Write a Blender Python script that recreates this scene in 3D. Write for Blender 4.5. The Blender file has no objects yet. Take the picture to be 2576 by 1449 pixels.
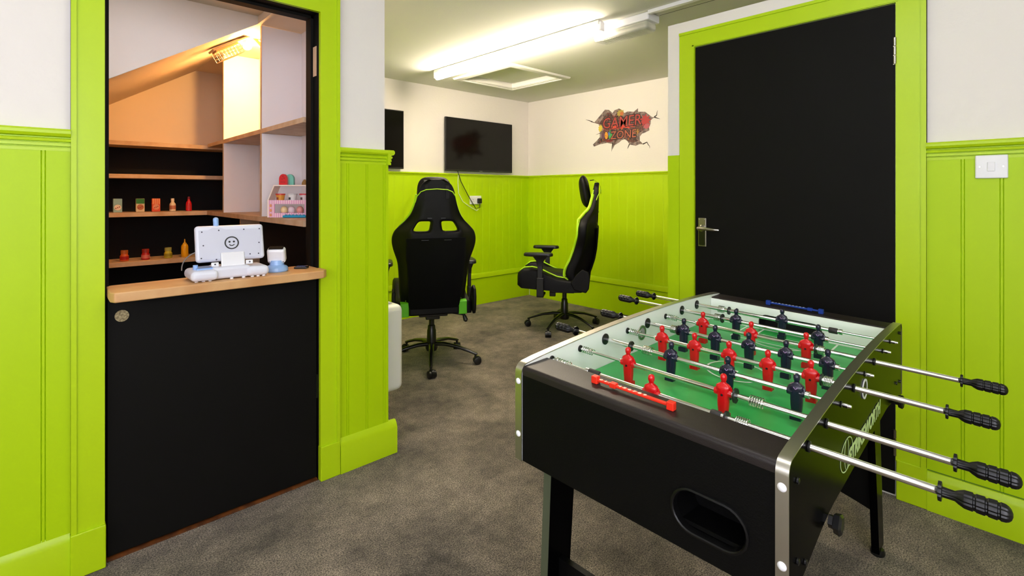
import bpy, math, random
from math import sin, cos, pi, radians, sqrt
from mathutils import Vector, Matrix
random.seed(7)
SC = bpy.context.scene
COL = SC.collection

# ------------------------------------------------------------------ materials
def lin(c):
    return tuple(((v/255)/12.92 if v/255 <= .04045 else ((v/255+.055)/1.055)**2.4) for v in c) + (1,)
MATS = {}
def mat(name, rgb, rough=.5, metal=0, spec=.5, coat=0, bump=None, emit=None, noise=None, trans=0, sheen=0):
    """rgb in sRGB 0-255; bump=(scale, strength[, detail]); noise=(scale, rgb2, lo, hi)"""
    m = bpy.data.materials.new(name); m.use_nodes = True
    nt = m.node_tree; b = nt.nodes['Principled BSDF']
    b.inputs['Base Color'].default_value = lin(rgb)
    b.inputs['Roughness'].default_value = rough
    b.inputs['Metallic'].default_value = metal
    b.inputs['Specular IOR Level'].default_value = spec
    b.inputs['Coat Weight'].default_value = coat
    if trans: b.inputs['Transmission Weight'].default_value = trans
    if sheen: b.inputs['Sheen Weight'].default_value = sheen
    if emit:
        b.inputs['Emission Color'].default_value = lin(emit[0]); b.inputs['Emission Strength'].default_value = emit[1]
    tc = nt.nodes.new('ShaderNodeTexCoord')
    if noise:
        n = nt.nodes.new('ShaderNodeTexNoise'); n.inputs['Scale'].default_value = noise[0]; n.inputs['Detail'].default_value = 5
        nt.links.new(tc.outputs['Object'], n.inputs['Vector'])
        r = nt.nodes.new('ShaderNodeValToRGB')
        r.color_ramp.elements[0].position = noise[2]; r.color_ramp.elements[1].position = noise[3]
        r.color_ramp.elements[0].color = lin(rgb); r.color_ramp.elements[1].color = lin(noise[1])
        nt.links.new(n.outputs['Fac'], r.inputs['Fac']); nt.links.new(r.outputs['Color'], b.inputs['Base Color'])
    if bump:
        n = nt.nodes.new('ShaderNodeTexNoise'); n.inputs['Scale'].default_value = bump[0]
        n.inputs['Detail'].default_value = bump[2] if len(bump) > 2 else 3
        nt.links.new(tc.outputs['Object'], n.inputs['Vector'])
        bp = nt.nodes.new('ShaderNodeBump'); bp.inputs['Strength'].default_value = bump[1]; bp.inputs['Distance'].default_value = .004
        nt.links.new(n.outputs['Fac'], bp.inputs['Height']); nt.links.new(bp.outputs['Normal'], b.inputs['Normal'])
    MATS[name] = m
    return m

WHITE = mat('white_wall_paint', (234, 229, 222), .75, bump=(55, .28, 4), spec=.3)
CEILM = mat('ceiling_paint', (226, 226, 216), .85, bump=(120, .12, 4), spec=.2)
GREEN = mat('lime_green_paint', (177, 212, 0), .45, bump=(30, .06), spec=.3)
GREENF = mat('lime_green_gloss', (182, 214, 12), .36, bump=(25, .05), spec=.4)
GAP_SHADE = mat('dark_green_seam_shade', (92, 130, 10), .8)  # seam colour, reused for the painted shadow lines under the ledges
BLACKD = mat('black_door_paint', (14, 13, 11), .6, bump=(18, .05), spec=.12)
BLACKC = mat('black_closet_paint', (10, 9, 9), .7, spec=.2)
BLKPL = mat('black_plastic', (16, 16, 17), .38)
BLKMET = mat('black_coated_metal', (9, 9, 10), .28, spec=.6)
CHROME = mat('chrome', (225, 225, 222), .16, metal=1)
ALU = mat('brushed_aluminium', (190, 186, 176), .33, metal=1)
NICKEL = mat('nickel', (170, 165, 155), .22, metal=1)
WHPL = mat('white_plastic', (235, 235, 238), .32)
WHEN = mat('white_enamel', (226, 224, 217), .35, spec=.5)
TABLEB = mat('black_table_laminate', (4, 4, 4), .2, spec=.2, bump=(260, .02))
TABLEB.node_tree.nodes['Principled BSDF'].inputs['IOR'].default_value = 1.12
TABLEE = mat('black_matt_laminate', (3, 3, 3), .5, spec=.15, bump=(300, .1))
TABTOP = mat('dark_brown_vinyl', (32, 26, 25), .42, spec=.32, bump=(400, .1))
TABIN = mat('pale_inner_laminate', (236, 239, 230), .35)
FIELD = mat('green_pitch', (36, 158, 70), .38, noise=(3.2, (70, 186, 100), .4, .62))
LINEW = mat('white_line_print', (225, 235, 222), .5)
REDP = mat('red_plastic', (196, 8, 18), .24, spec=.6)
NAVY = mat('navy_plastic', (17, 17, 42), .25, spec=.6)
NAVYL = mat('lilac_collar_print', (150, 120, 160), .4)
BLKFAB = mat('black_leatherette', (5, 4, 5), .5, bump=(600, .2), spec=.22)
MESHF = mat('black_mesh_fabric', (6, 6, 7), .9, bump=(900, .4), spec=.15)
LIME = mat('green_leatherette', (92, 186, 12), .5)
LIME2 = mat('lime_piping', (172, 222, 14), .5)
PLY = mat('pale_plywood', (212, 184, 152), .55, noise=(14, (192, 156, 118), .35, .7))
PINE = mat('orange_pine_board', (216, 170, 116), .5, noise=(9, (198, 144, 90), .35, .7), bump=(40, .08))
CUBW = mat('white_board', (236, 230, 230), .6)
CREAM = mat('cream_wall_paint', (232, 212, 186), .75, bump=(40, .1), spec=.3)
SCREEN = mat('tv_screen', (8, 7, 5), .10, spec=.25)
DECALB = mat('decal_brown', (58, 44, 40), .6, noise=(45, (112, 66, 58), .42, .6))

def carpet_mat():
    m = bpy.data.materials.new('grey_brown_carpet'); m.use_nodes = True; nt = m.node_tree; b = nt.nodes['Principled BSDF']
    b.inputs['Roughness'].default_value = .95; b.inputs['Specular IOR Level'].default_value = .1
    b.inputs['Sheen Weight'].default_value = .15
    tc = nt.nodes.new('ShaderNodeTexCoord')
    def noi(s, d, rough=.6):
        n = nt.nodes.new('ShaderNodeTexNoise'); n.inputs['Scale'].default_value = s; n.inputs['Detail'].default_value = d
        n.inputs['Roughness'].default_value = rough
        nt.links.new(tc.outputs['Object'], n.inputs['Vector']); return n
    big, fine, mid = noi(2.6, 8, .72), noi(205, 3, .8), noi(22, 4)
    r1 = nt.nodes.new('ShaderNodeValToRGB'); r1.color_ramp.elements[0].position = .34; r1.color_ramp.elements[1].position = .68
    r1.color_ramp.elements[0].color = lin((70, 64, 57)); r1.color_ramp.elements[1].color = lin((150, 138, 124))
    r2 = nt.nodes.new('ShaderNodeValToRGB'); r2.color_ramp.elements[0].position = .40; r2.color_ramp.elements[1].position = .62
    r2.color_ramp.elements[0].color = (.24, .24, .24, 1); r2.color_ramp.elements[1].color = (1.95, 1.9, 1.84, 1)
    r3 = nt.nodes.new('ShaderNodeValToRGB'); r3.color_ramp.elements[0].position = .3; r3.color_ramp.elements[1].position = .7
    r3.color_ramp.elements[0].color = (.8, .8, .8, 1); r3.color_ramp.elements[1].color = (1.15, 1.15, 1.15, 1)
    nt.links.new(big.outputs['Fac'], r1.inputs['Fac']); nt.links.new(fine.outputs['Fac'], r2.inputs['Fac']); nt.links.new(mid.outputs['Fac'], r3.inputs['Fac'])
    def mul(a, c):
        x = nt.nodes.new('ShaderNodeMix'); x.data_type = 'RGBA'; x.blend_type = 'MULTIPLY'; x.inputs[0].default_value = 1
        nt.links.new(a, x.inputs[6]); nt.links.new(c, x.inputs[7]); return x.outputs[2]
    o = mul(mul(r1.outputs['Color'], r2.outputs['Color']), r3.outputs['Color'])
    nt.links.new(o, b.inputs['Base Color'])
    bp = nt.nodes.new('ShaderNodeBump'); bp.inputs['Strength'].default_value = .7; bp.inputs['Distance'].default_value = .006
    nt.links.new(fine.outputs['Fac'], bp.inputs['Height']); nt.links.new(bp.outputs['Normal'], b.inputs['Normal'])
    return m
CARPET = carpet_mat()

# ------------------------------------------------------------------ mesh builder
class MB:
    def __init__(s): s.v = []; s.f = []; s.m = []; s.mi = 0
    def add(s, vs, fs):
        o = len(s.v); s.v += [tuple(v) for v in vs]; s.f += [tuple(i+o for i in f) for f in fs]; s.m += [s.mi]*len(fs); return s
    def box(s, x0, x1, y0, y1, z0, z1, T=None):
        x0, x1 = min(x0, x1), max(x0, x1); y0, y1 = min(y0, y1), max(y0, y1); z0, z1 = min(z0, z1), max(z0, z1)
        vs = [(x, y, z) for z in (z0, z1) for y in (y0, y1) for x in (x0, x1)]
        if T: vs = [T(v) for v in vs]
        return s.add(vs, [(0, 2, 3, 1), (4, 5, 7, 6), (0, 1, 5, 4), (2, 6, 7, 3), (0, 4, 6, 2), (1, 3, 7, 5)])
    def rings(s, rs, cap=True, closed=False):
        n = len(rs[0]); vs = [p for r in rs for p in r]; fs = []
        R = len(rs)
        for i in range(R-1+(1 if closed else 0)):
            j = (i+1) % R
            for k in range(n):
                l = (k+1) % n
                fs.append((i*n+k, i*n+l, j*n+l, j*n+k))
        if cap and not closed:
            fs.append(tuple(range(n-1, -1, -1))); fs.append(tuple((R-1)*n+k for k in range(n)))
        return s.add(vs, fs)
    def lathe(s, p0, p1, prof, n=20, cap=True, fac=None):
        """prof = [(t along p0->p1 in metres, radius)]"""
        p0 = Vector(p0); d = (Vector(p1)-p0).normalized()
        up = Vector((0, 0, 1)) if abs(d.z) < .9 else Vector((1, 0, 0))
        e1 = d.cross(up).normalized(); e2 = d.cross(e1).normalized()
        rs = []
        for t, r in prof:
            ring = []
            for k in range(n):
                a = 2*pi*k/n; rr = r*(fac(k) if fac else 1)
                ring.append(p0+d*t+e1*(cos(a)*rr)+e2*(-sin(a)*rr))
            rs.append(ring)
        return s.rings(rs, cap)
    def cyl(s, p0, p1, r0, r1=None, n=20):
        L = (Vector(p1)-Vector(p0)).length
        return s.lathe(p0, p1, [(0, r0), (L, r0 if r1 is None else r1)], n)
    def tube(s, pts, r, n=8, cap=True):
        pts = [Vector(p) for p in pts]; rs = []; prev = None
        for i, p in enumerate(pts):
            d = (pts[min(i+1, len(pts)-1)]-pts[max(i-1, 0)]).normalized()
            if prev is None:
                up = Vector((0, 0, 1)) if abs(d.z) < .9 else Vector((1, 0, 0)); e1 = d.cross(up).normalized()
            else:
                e1 = (prev-d*prev.dot(d)).normalized()
            prev = e1; e2 = d.cross(e1)
            rr = r(i/(len(pts)-1)) if callable(r) else r
            rs.append([p+e1*cos(2*pi*k/n)*rr+e2*sin(2*pi*k/n)*rr for k in range(n)])
        return s.rings(rs, cap)
    def prism(s, poly, f, d0, d1):
        """poly 2d, f(u,v,d)->3d"""
        n = len(poly); vs = [f(u, v, d0) for u, v in poly]+[f(u, v, d1) for u, v in poly]
        fs = [(i, (i+1) % n, n+(i+1) % n, n+i) for i in range(n)]+[tuple(range(n-1, -1, -1)), tuple(range(n, 2*n))]
        return s.add(vs, fs)
    def ell(s, c, rx, ry, rz, n=16, m=10, T=None):
        rs = []
        for i in range(m+1):
            a = -pi/2+pi*i/m; q = max(cos(a), .02)
            rs.append([(c[0]+rx*q*cos(2*pi*k/n), c[1]+ry*q*sin(2*pi*k/n), c[2]+rz*sin(a)) for k in range(n)])
        if T: rs = [[T(p) for p in r] for r in rs]
        return s.rings(rs)
    def xf(s, T): s.v = [tuple(T(v)) for v in s.v]; return s
    def build(s, name, mats, parent=None, bev=0, sub=0, smooth=35, seg=2, loc=None, solid=0):
        me = bpy.data.meshes.new(name); me.from_pydata(s.v, [], s.f)
        ms = mats if isinstance(mats, (list, tuple)) else [mats]
        for m in ms: me.materials.append(m)
        if len(ms) > 1: me.polygons.foreach_set('material_index', s.m)
        import bmesh
        bm = bmesh.new(); bm.from_mesh(me); bmesh.ops.recalc_face_normals(bm, faces=bm.faces); bm.to_mesh(me); bm.free()
        if smooth and not getattr(s, 'flat', False):
            me.shade_smooth(); me.set_sharp_from_angle(angle=radians(smooth))
        o = bpy.data.objects.new(name, me); COL.objects.link(o)
        if parent: o.parent = parent
        if loc: o.location = loc
        if bev:
            b = o.modifiers.new('bevel', 'BEVEL'); b.width = bev; b.segments = seg; b.limit_method = 'ANGLE'; b.angle_limit = radians(40)
            b.harden_normals = True
        if sub:
            b = o.modifiers.new('sub', 'SUBSURF'); b.levels = sub; b.render_levels = sub
        return o

def tag(o, label=None, cat=None, group=None, kind=None):
    if label: o['label'] = label
    if cat: o['category'] = cat
    if group: o['group'] = group
    if kind: o['kind'] = kind
    return o
def struct(name, b, m, label=None, **k):
    o = b.build(name, m, **k); o['kind'] = 'structure'
    if label: o['label'] = label
    return o
def empty(name, loc, rz=0, label=None, cat=None, group=None):
    o = bpy.data.objects.new(name, None); COL.objects.link(o); o.location = loc; o.rotation_euler = (0, 0, rz)
    o.empty_display_size = .05
    return tag(o, label, cat, group)
def bx(*a): return MB().box(*a)
def copy_tree(o, parent=None):
    c = o.copy(); COL.objects.link(c)
    if parent: c.parent = parent
    for ch in [x for x in bpy.data.objects if x.parent == o]: copy_tree(ch, c)
    return c
def text_mesh(name, body, size, mats, parent, T, extrude=.0006, bold=0, shear=0, sx=1, align='LEFT'):
    """flat lettering; T maps (u, v, depth) to 3d"""
    cu = bpy.data.curves.new(name, 'FONT'); cu.body = body; cu.size = size; cu.extrude = extrude; cu.offset = bold; cu.shear = shear
    cu.align_x = align; cu.resolution_u = 3
    to = bpy.data.objects.new(name, cu); COL.objects.link(to)
    dg = bpy.context.evaluated_depsgraph_get(); dg.update()
    me = bpy.data.meshes.new_from_object(to.evaluated_get(dg))
    bpy.data.objects.remove(to)
    for v in me.vertices: v.co = Vector(T(v.co.x*sx, v.co.y, v.co.z))
    me.materials.clear(); me.materials.append(mats)
    for p in me.polygons: p.material_index = 0
    o = bpy.data.objects.new(name, me); COL.objects.link(o)
    if parent: o.parent = parent
    return o

# ------------------------------------------------------------------ room dimensions (metres)
H = 2.31           # ceiling
Y1 = 2.138         # face of the wall with the half door
XR = 2.512         # face of the partition with the black door
XE, YF = 4.329, 4.303   # far corner of the gaming area
DADO = 1.42

# floor / ceiling
struct('floor', bx(-1.6, 4.5, -1.5, 4.5, -.1, 0), CARPET, 'grey-brown mottled carpet')
c = MB()
hx0, hx1, hy0, hy1 = 2.965, 3.585, 3.16, 3.80
c.box(-1.7, hx0, -1.6, 4.5, H, H+.1); c.box(hx1, 4.5, -1.6, 4.5, H, H+.1)
c.box(hx0, hx1, -1.6, hy0, H, H+.1); c.box(hx0, hx1, hy1, 4.5, H, H+.1)
struct('ceiling', c, CEILM, 'white textured ceiling')

# ------------------------------------------------------------------ wall with the half door (wall_left)
DX0, DX1, DZ = .172, .879, 1.985
w = MB()
w.box(-1.6, DX0-.02, Y1, Y1+.13, 0, H); w.box(DX1+.02, 1.195, Y1, Y1+.13, 0, H); w.box(DX0-.02, DX1+.02, Y1, Y1+.13, DZ+.02, H)
struct('wall_left', w, WHITE, 'white plaster wall around the half door')
# side of the toy closet, seen from the gaming area
struct('wall_closet_side', bx(1.1, 1.195, Y1+.13, YF, 0, H), WHITE, 'white wall between closet and gaming area')
struct('wall_far', bx(-.3, 4.45, YF, YF+.1, 0, H), WHITE, 'white wall behind the televisions')
struct('wall_end', bx(XE, XE+.1, -1.3, YF, 0, H), WHITE, 'white wall with the graffiti sticker')
struct('wall_right', bx(XR+.012, XR+.11, -1.5, 1.424, 0, 2.127), WHITE, 'white partition around the black door')
struct('wall_back', bx(-1.6, XR+.012, -1.5, -1.4, 0, H), WHITE)
struct('wall_near_left', bx(-1.7, -1.6, -1.5, 2.3, 0, H), WHITE)
struct('wall_right_return', bx(XR+.11, XE, -1.4, -1.3, 0, H), WHITE)

def grooved(u0, u1, gs, zlo, zhi, f, d, gd=.0035):
    """painted matchboard panel: plank faces with v-shaped double grooves; f(u,z,depth)"""
    b = MB(); b.flat = True; us = sorted(gs)
    cuts = []
    for g in us:
        cuts += [(g-.006, g-.003), (g+.003, g+.006)]
    cur = u0
    prof = [(u0, 0), (u0, d)]
    for a, c_ in cuts:
        if a <= u0 or c_ >= u1: continue
        prof += [(a, d), ((a+c_)/2, d-gd), (c_, d)]
    prof += [(u1, d), (u1, 0)]
    n = len(prof); vs = [f(u, zlo, q) for u, q in prof]+[f(u, zhi, q) for u, q in prof]
    b.add(vs, [(i, (i+1) % n, n+(i+1) % n, n+i) for i in range(n)]+[tuple(range(n)), tuple(range(2*n-1, n-1, -1))])
    return b
def rail_profile():   # (depth, z) dado rail
    return [(p, DADO+q) for p, q in ((0, -.068), (.013, -.068), (.013, -.058), (.009, -.0565), (.009, -.0545), (.017, -.053), (.017, -.044), (.012, -.0425), (.012, -.0405),
            (.021, -.039), (.023, -.031), (.015, -.0285), (.015, -.0255), (.029, -.023), (.035, -.015), (.035, -.006), (.029, 0), (0, 0))]
def skirt_profile(h=.15, t=.022):
    return [(0, 0), (t, 0), (t, h-.03), (t*.75, h-.012), (t*.4, h), (0, h)]
def run(prof, u0, u1, f):
    return MB().prism(prof, lambda p, q, u: f(u, q, p), u0, u1)

fL = lambda u, z, d: (u, Y1-d, z)          # facing -Y at Y1
fR = lambda u, z, d: (XR+.012-d, u, z)     # facing -X at the partition
fF = lambda u, z, d: (u, YF-d, z)
fE = lambda u, z, d: (XE-d, u, z)
tn = [0]
def trim(b, m=GREENF, label=None, **k):
    tn[0] += 1
    return struct('trim_%d' % tn[0], b, m, label, **k)

# left wall panelling
AL0, AL1, AR0, AR1 = .084, .166, .884, .966
trim(grooved(-1.6, AL0, [-1.45+.154*i-.0135+.098 for i in range(10)], .12, DADO-.06, fL, .012), GREEN, 'green matchboard panelling left of the half door')
trim(grooved(AR1, 1.2078, [1.0075, 1.099, 1.186], .13, DADO-.06, fL, .012), GREEN, 'green matchboard panelling right of the half door')
trim(run(rail_profile(), -1.6, AL0, fL), label='green dado rail left of the half door')
trim(run(rail_profile(), AR1, 1.222, fL), label='green dado rail right of the half door')
# the end face of the wall, panelled the same way (faces the gaming area)
fS = lambda u, z, d: (1.195+d, u, z)
trim(grooved(Y1-.0112, YF, [2.2+.1*i for i in range(21)], .13, DADO-.06, fS, .012), GREEN, 'green panelling on the closet side wall')
trim(run(rail_profile(), Y1-.034, YF, fS), label='green dado rail on the closet side wall')
# architrave round the half door
def architrave(u0, u1, f, zt, w, t=.022, zb=.14):
    b = MB()
    for a, c_, in ((u0-w, u0), (u1, u1+w)):
        b.prism([(a, zb), (c_, zb), (c_, zt), (a, zt)], lambda p, q, d: f(p, q, d), 0, t)
    b.prism([(u0-w, zt), (u1+w, zt), (u1+w, zt+w), (u0-w, zt+w)], lambda p, q, d: f(p, q, d), 0, t)
    for a, c_ in ((u0-w, u0-w+.014), (u1+w-.014, u1+w)):       # raised outer bead
        b.prism([(a, zb), (c_, zb), (c_, zt+w), (a, zt+w)], lambda p, q, d: f(p, q, d), 0, t+.006)
    b.prism([(u0-w, zt+w-.014), (u1+w, zt+w-.014), (u1+w, zt+w), (u0-w, zt+w)], lambda p, q, d: f(p, q, d), 0, t+.006)
    return b
trim(architrave(DX0-.004, DX1+.003, fL, DZ+.002, .084), label='green architrave of the half door')
struct('baseboard_left', run(skirt_profile(), -1.6, AL0-.002, fL), GREENF, 'green skirting left of the half door')
b = run(skirt_profile(.15, .03), AR1+.002, 1.245, fL); b.box(1.195, 1.23, Y1, YF, 0, .14)
struct('baseboard_corner', b, GREENF, 'green skirting at the wall corner')
b = bx(DX0-.09, DX0-.001, Y1-.03, Y1, 0, .141); struct('trim_20', b, GREENF, 'green plinth block left of the half door', bev=.004)
b = bx(DX1+.001, DX1+.088, Y1-.03, Y1, 0, .147); struct('trim_21', b, GREENF, 'green plinth block right of the half door', bev=.004)

# door frame lining + half door
b = MB()
b.box(DX0-.02, DX0, Y1-.004, Y1+.13, 0, DZ+.02); b.box(DX1, DX1+.02, Y1-.004, Y1+.13, 0, DZ+.02); b.box(DX0, DX1, Y1-.004, Y1+.13, DZ, DZ+.02)
b.box(DX0, DX0+.012, Y1+.045, Y1+.075, 0, DZ); b.box(DX1-.012, DX1, Y1+.045, Y1+.075, 0, DZ); b.box(DX0, DX1, Y1+.045, Y1+.075, DZ-.012, DZ)
struct('trim_22', b, BLACKD, 'black painted frame of the half door', bev=.001)
d1 = MB().box(DX0+.004, DX1-.004, Y1+.002, Y1+.042, .014, .872)
d1o = struct('door_1', d1, BLACKD, 'black lower half of a stable door', bev=.002)
p = MB().cyl((.2145, Y1+.003, .808), (.2145, Y1-.001, .808), .0195, n=28); p.build('knob_hole_plug', mat('ply_end_grain', (176, 160, 118), .6, noise=(160, (120, 104, 70), .4, .6)), d1o)
p = MB().box(.872, .8795, Y1-.0015, Y1+.002, .35, .45); p.build('hinge', BLKMET, d1o)
hg = MB().box(DX1-.0025, DX1-.0005, Y1+.012, Y1+.06, 1.722, 1.849)
hg.build('bare_hinge_recess', mat('bare_pine', (214, 176, 140), .7), d1o)
st = MB().prism([(0, 0), (.040, 0), (.040, .003), (.03, .008), (.008, .008), (0, .003)], lambda p, q, u: (u, Y1-.004+p, q), DX0+.002, DX1-.002)
struct('trim_23', st, mat('varnished_threshold', (104, 58, 24), .3, noise=(30, (70, 38, 18), .4, .6)), 'orange varnished threshold strip under the half door')

# counter board on the half door
cb = MB()
pts = [(DX0+.004, 2.19), (DX0+.002, 2.04), (DX0+.012, 2.018), (.79, 2.022), (.86, 2.03), (.8805, 2.055), (.8805, 2.12), (.872, 2.12), (.872, 2.232), (.80, 2.236), (DX0+.02, 2.20)]
cb.prism(pts, lambda p, q, z: (p, q, z), .873, .905)
co = cb.build('counter_board', PINE, bev=.008, seg=3)
tag(co, 'orange pine counter board on top of the black half door', 'shelf')

# ------------------------------------------------------------------ toy closet behind
ZC2 = 2.13
struct('wall_closet_back', bx(-.3, 1.1, YF-.02, YF, 0, ZC2), CREAM, 'cream rear wall of the closet')
struct('wall_closet_left', bx(-.3, -.2, Y1+.13, YF, 0, H), CREAM)
SL = .619
def soff(x): return 1.805+SL*(x-.36)
xs = .36+(2.115-1.805)/SL
b = MB()
b.prism([(-.2, soff(-.2)), (xs, 2.115), (xs, 2.26), (-.2, 2.26)], lambda p, q, y: (p, y, q), 2.885, YF-.02)
b.box(xs, 1.1, Y1+.13, YF-.02, 2.115, 2.26)
struct('ceiling_closet', b, CREAM, 'sloping closet soffit under the stairs')
b = MB(); b.prism([(-.2, soff(-.2)-.004), (xs-.001, 2.113), (xs-.001, 2.26), (-.2, 2.26)], lambda p, q, y: (p, y, q), 2.868, 2.885)
struct('trim_24', b, WHITE, 'white stair string board above the closet')
struct('ceiling_closet_front', bx(-.2, xs-.001, Y1+.13, 2.868, 2.155, 2.26), mat('closet_ceiling', (200, 196, 180), .8), 'flat closet ceiling by the door')

su = empty('shelving_unit', (.44, 4.17, 0), 0, 'tall wall shelving with wooden shelves and black back in the closet', 'shelves')
def loc_(b, e):
    L = Vector(e.location); return b.xf(lambda v: Vector(v)-L)
for z0, z1, y0 in ((1.527, 1.555, 4.05), (1.316, 1.343, 4.05), (.751, .781, 4.03)):
    loc_(bx(-.19, 1.095, y0, YF-.024, z0, z1), su).build('shelf', PLY, su, bev=.002)
loc_(MB().prism([(-.19, 4.05), (.8805, 4.05), (.8805, 4.029), (1.095, 4.029), (1.095, YF-.024), (-.19, YF-.024)], lambda p, q, z: (p, q, z), 1.068, 1.096), su).build('shelf', PLY, su)
loc_(bx(1.091, 1.097, 4.052, YF-.026, .01, 1.53), su).build('side_panel', BLACKC, su)
loc_(bx(-.19, 1.095, YF-.024, YF-.0205, .01, 1.53), su).build('back_panel', BLACKC, su)
cu = empty('cubby_unit', (.99, 3.0, 0), 0, 'white pigeonhole unit on the right side of the closet', 'shelves')
loc_(bx(1.091, 1.097, 2.29, 4.027, 1.098, 2.1145), cu).build('back_panel', CUBW, cu)
loc_(bx(1.091, 1.097, 2.29, 4.027, .01, 1.066), cu).build('lower_back_panel', BLACKC, cu)
loc_(bx(.88, 1.091, 2.30, 4.027, 1.068, 1.096), cu).build('lower_board', PLY, cu, bev=.002)
for y in (2.876, 3.62):
    for z0, z1 in ((1.0965, 1.538), (1.5635, 2.113)):
        loc_(bx(.881, 1.091, y, y+.018, z0, z1), cu).build('divider', CUBW, cu)
        loc_(bx(.8795, .8815, y-.001, y+.019, z0, z1), cu).build('edge_strip', PLY, cu)
loc_(bx(.88, 1.091, 2.30, 4.027, 1.539, 1.563), cu).build('shelf', PLY, cu, bev=.001)
loc_(bx(.975, 1.09, 3.60, 3.62, .001, 1.067), cu).build('support_post', PLY, cu)

# closet lamp (caged bulkhead)
AMB = mat('warm_lamp_glow', (255, 190, 110), .4, emit=((255, 196, 118), 520))
CAGE = mat('galvanised_wire', (150, 128, 104), .4, metal=.8)
th = math.atan(SL)
lamp = empty('bulkhead_lamp', (.835, 3.185, 2.040), 0, 'caged rectangular bulkhead lamp glowing warm under the closet slope', 'lamp')
lamp.rotation_euler = (0, -th, 0)
MB().box(-.125, .125, -.05, .05, .028, .04).build('base_plate', mat('lamp_base_grey', (150, 130, 118), .4, metal=.3), lamp, bev=.004)
MB().box(-.11, .02, -.042, .042, .018, .028).build('housing', mat('lamp_housing', (205, 150, 90), .5), lamp)
MB().ell((.070, 0, -.008), .024, .020, .020).build('bulb', AMB, lamp)
MB().cyl((.070, 0, .03), (.070, 0, .012), .018).build('bulb_holder', WHPL, lamp)
g = MB()
for i in range(8): g.tube([(-.115+i*.0195, -.046, .02), (-.115+i*.0195, -.046, -.03), (-.115+i*.0195, .046, -.03), (-.115+i*.0195, .046, .02)], .0016, 6)
for j in range(5): g.tube([(-.118, -.046+j*.023, -.03), (.022, -.046+j*.023, -.03)], .0016, 6)
for z in (-.012, .004): g.tube([(-.118, -.047, z), (.022, -.047, z), (.022, .047, z), (-.118, .047, z), (-.118, -.047, z)], .0018, 6)
g.build('wire_cage', CAGE, lamp)
MB().cyl((.115, -.02, .028), (.135, -.02, -.04), .012, .012).build('end_post', mat('lamp_post_amber', (214, 150, 84), .4), lamp)

# ------------------------------------------------------------------ toys on the shelves
def toy(name, x, y, z, label, cat, group, rz=0):
    return empty(name, (x, y, z), rz, label, cat, group)
G1 = 'toy groceries on the middle shelf'; G2 = 'toy jars and bottle on the lower shelf'
def carton(name, x, body, top, panel, label, rz=0, w=.046, h=.088):
    t = toy(name, x, 4.115, 1.0965, label, 'toy food', G1, rz)
    MB().box(-w/2, w/2, -.016, .016, 0, h).build('box', mat(name+'_body', body, .5), t, bev=.002)
    MB().box(-w/2+.001, w/2-.001, -.0168, -.0158, h*.62, h*.99).build('top_print', mat(name+'_top', top, .5), t)
    m = MB(); m.lathe((0, -.0168, h*.36), (0, -.018, h*.36), [(0, w*.40), (.0009, w*.40)], 18); m.build('front_label', mat(name+'_label', panel, .5), t)
    k = MB()
    for i in range(3): k.box(-w*.28+i*w*.2, -w*.14+i*w*.2, -.0188, -.0176, h*(.26+.05*i), h*(.33+.05*i))
    k.build('label_print', mat(name+'_print', (150, 60, 40), .5), t)
    return t
carton('toy_milk_carton', .390, (150, 190, 196), (150, 195, 205), (236, 224, 214), 'light blue toy carton, leftmost item on the middle closet shelf')
carton('toy_snack_box', .508, (220, 205, 170), (40, 120, 30), (190, 110, 60), 'green topped toy snack box between blue carton and orange box')
t = carton('toy_popcorn_box', .594, (214, 80, 34), (222, 90, 30), (226, 150, 110), 'orange striped toy box right of the green topped box')
k = MB()
for i in range(4): k.box(-.019+i*.011, -.015+i*.011, -.0185, -.0172, .05, .087)
k.build('stripes', mat('orange_stripe', (238, 190, 130), .5), t)
def bottle(name, x, y, z, prof, body, cap, lab, label, group, n=20):
    t = toy(name, x, y, z, label, 'toy food', group)
    MB().lathe((0, 0, 0), (0, 0, 1), prof['b'], n).build('body', mat(name+'_body', body, .35), t)
    MB().lathe((0, 0, 0), (0, 0, 1), prof['c'], n).build('cap', mat(name+'_cap', cap, .4), t)
    if lab: MB().lathe((0, 0, 0), (0, 0, 1), prof['l'], n, cap=False).build('label_band', mat(name+'_label', lab, .5), t)
    return t
BP = dict(b=[(0, .017), (.002, .019), (.045, .019), (.052, .017), (.062, .010), (.07, .009)], c=[(.07, .0105), (.088, .010)], l=[(.014, .0194), (.04, .0194)])
bottle('toy_milkshake_bottle', .689, 4.115, 1.0965, BP, (232, 214, 186), (236, 224, 204), (190, 120, 90), 'cream toy bottle with brown band on middle shelf', G1)
BP2 = dict(b=[(0, .016), (.002, .018), (.05, .018), (.06, .015), (.075, .008), (.083, .008)], c=[(.083, .0095), (.099, .0085)], l=[(.016, .0184), (.044, .0184)])
bottle('toy_ketchup_bottle', .784, 4.115, 1.0965, BP2, (200, 20, 36), (120, 10, 20), (196, 40, 44), 'red toy sauce bottle, rightmost item on the middle shelf', G1)
JP = dict(b=[(0, .020), (.003, .024), (.034, .024), (.042, .019), (.048, .018)], c=[(.048, .0205), (.068, .0205), (.070, .019)], l=[(.010, .0244), (.032, .0244)])
bottle('toy_jam_jar', .424, 4.10, .7815, JP, (216, 96, 34), (176, 96, 40), (176, 20, 20), 'orange toy jar at the left of the lower shelf', G2)
bottle('toy_sauce_jar', .536, 4.10, .7815, JP, (190, 26, 24), (150, 40, 26), (222, 120, 110), 'red toy jar with pale label on the lower shelf', G2)
bottle('toy_pickle_jar', .661, 4.10, .7815, JP, (196, 186, 52), (170, 170, 90), (150, 140, 30), 'yellow-green toy jar on the lower shelf', G2)
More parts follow.
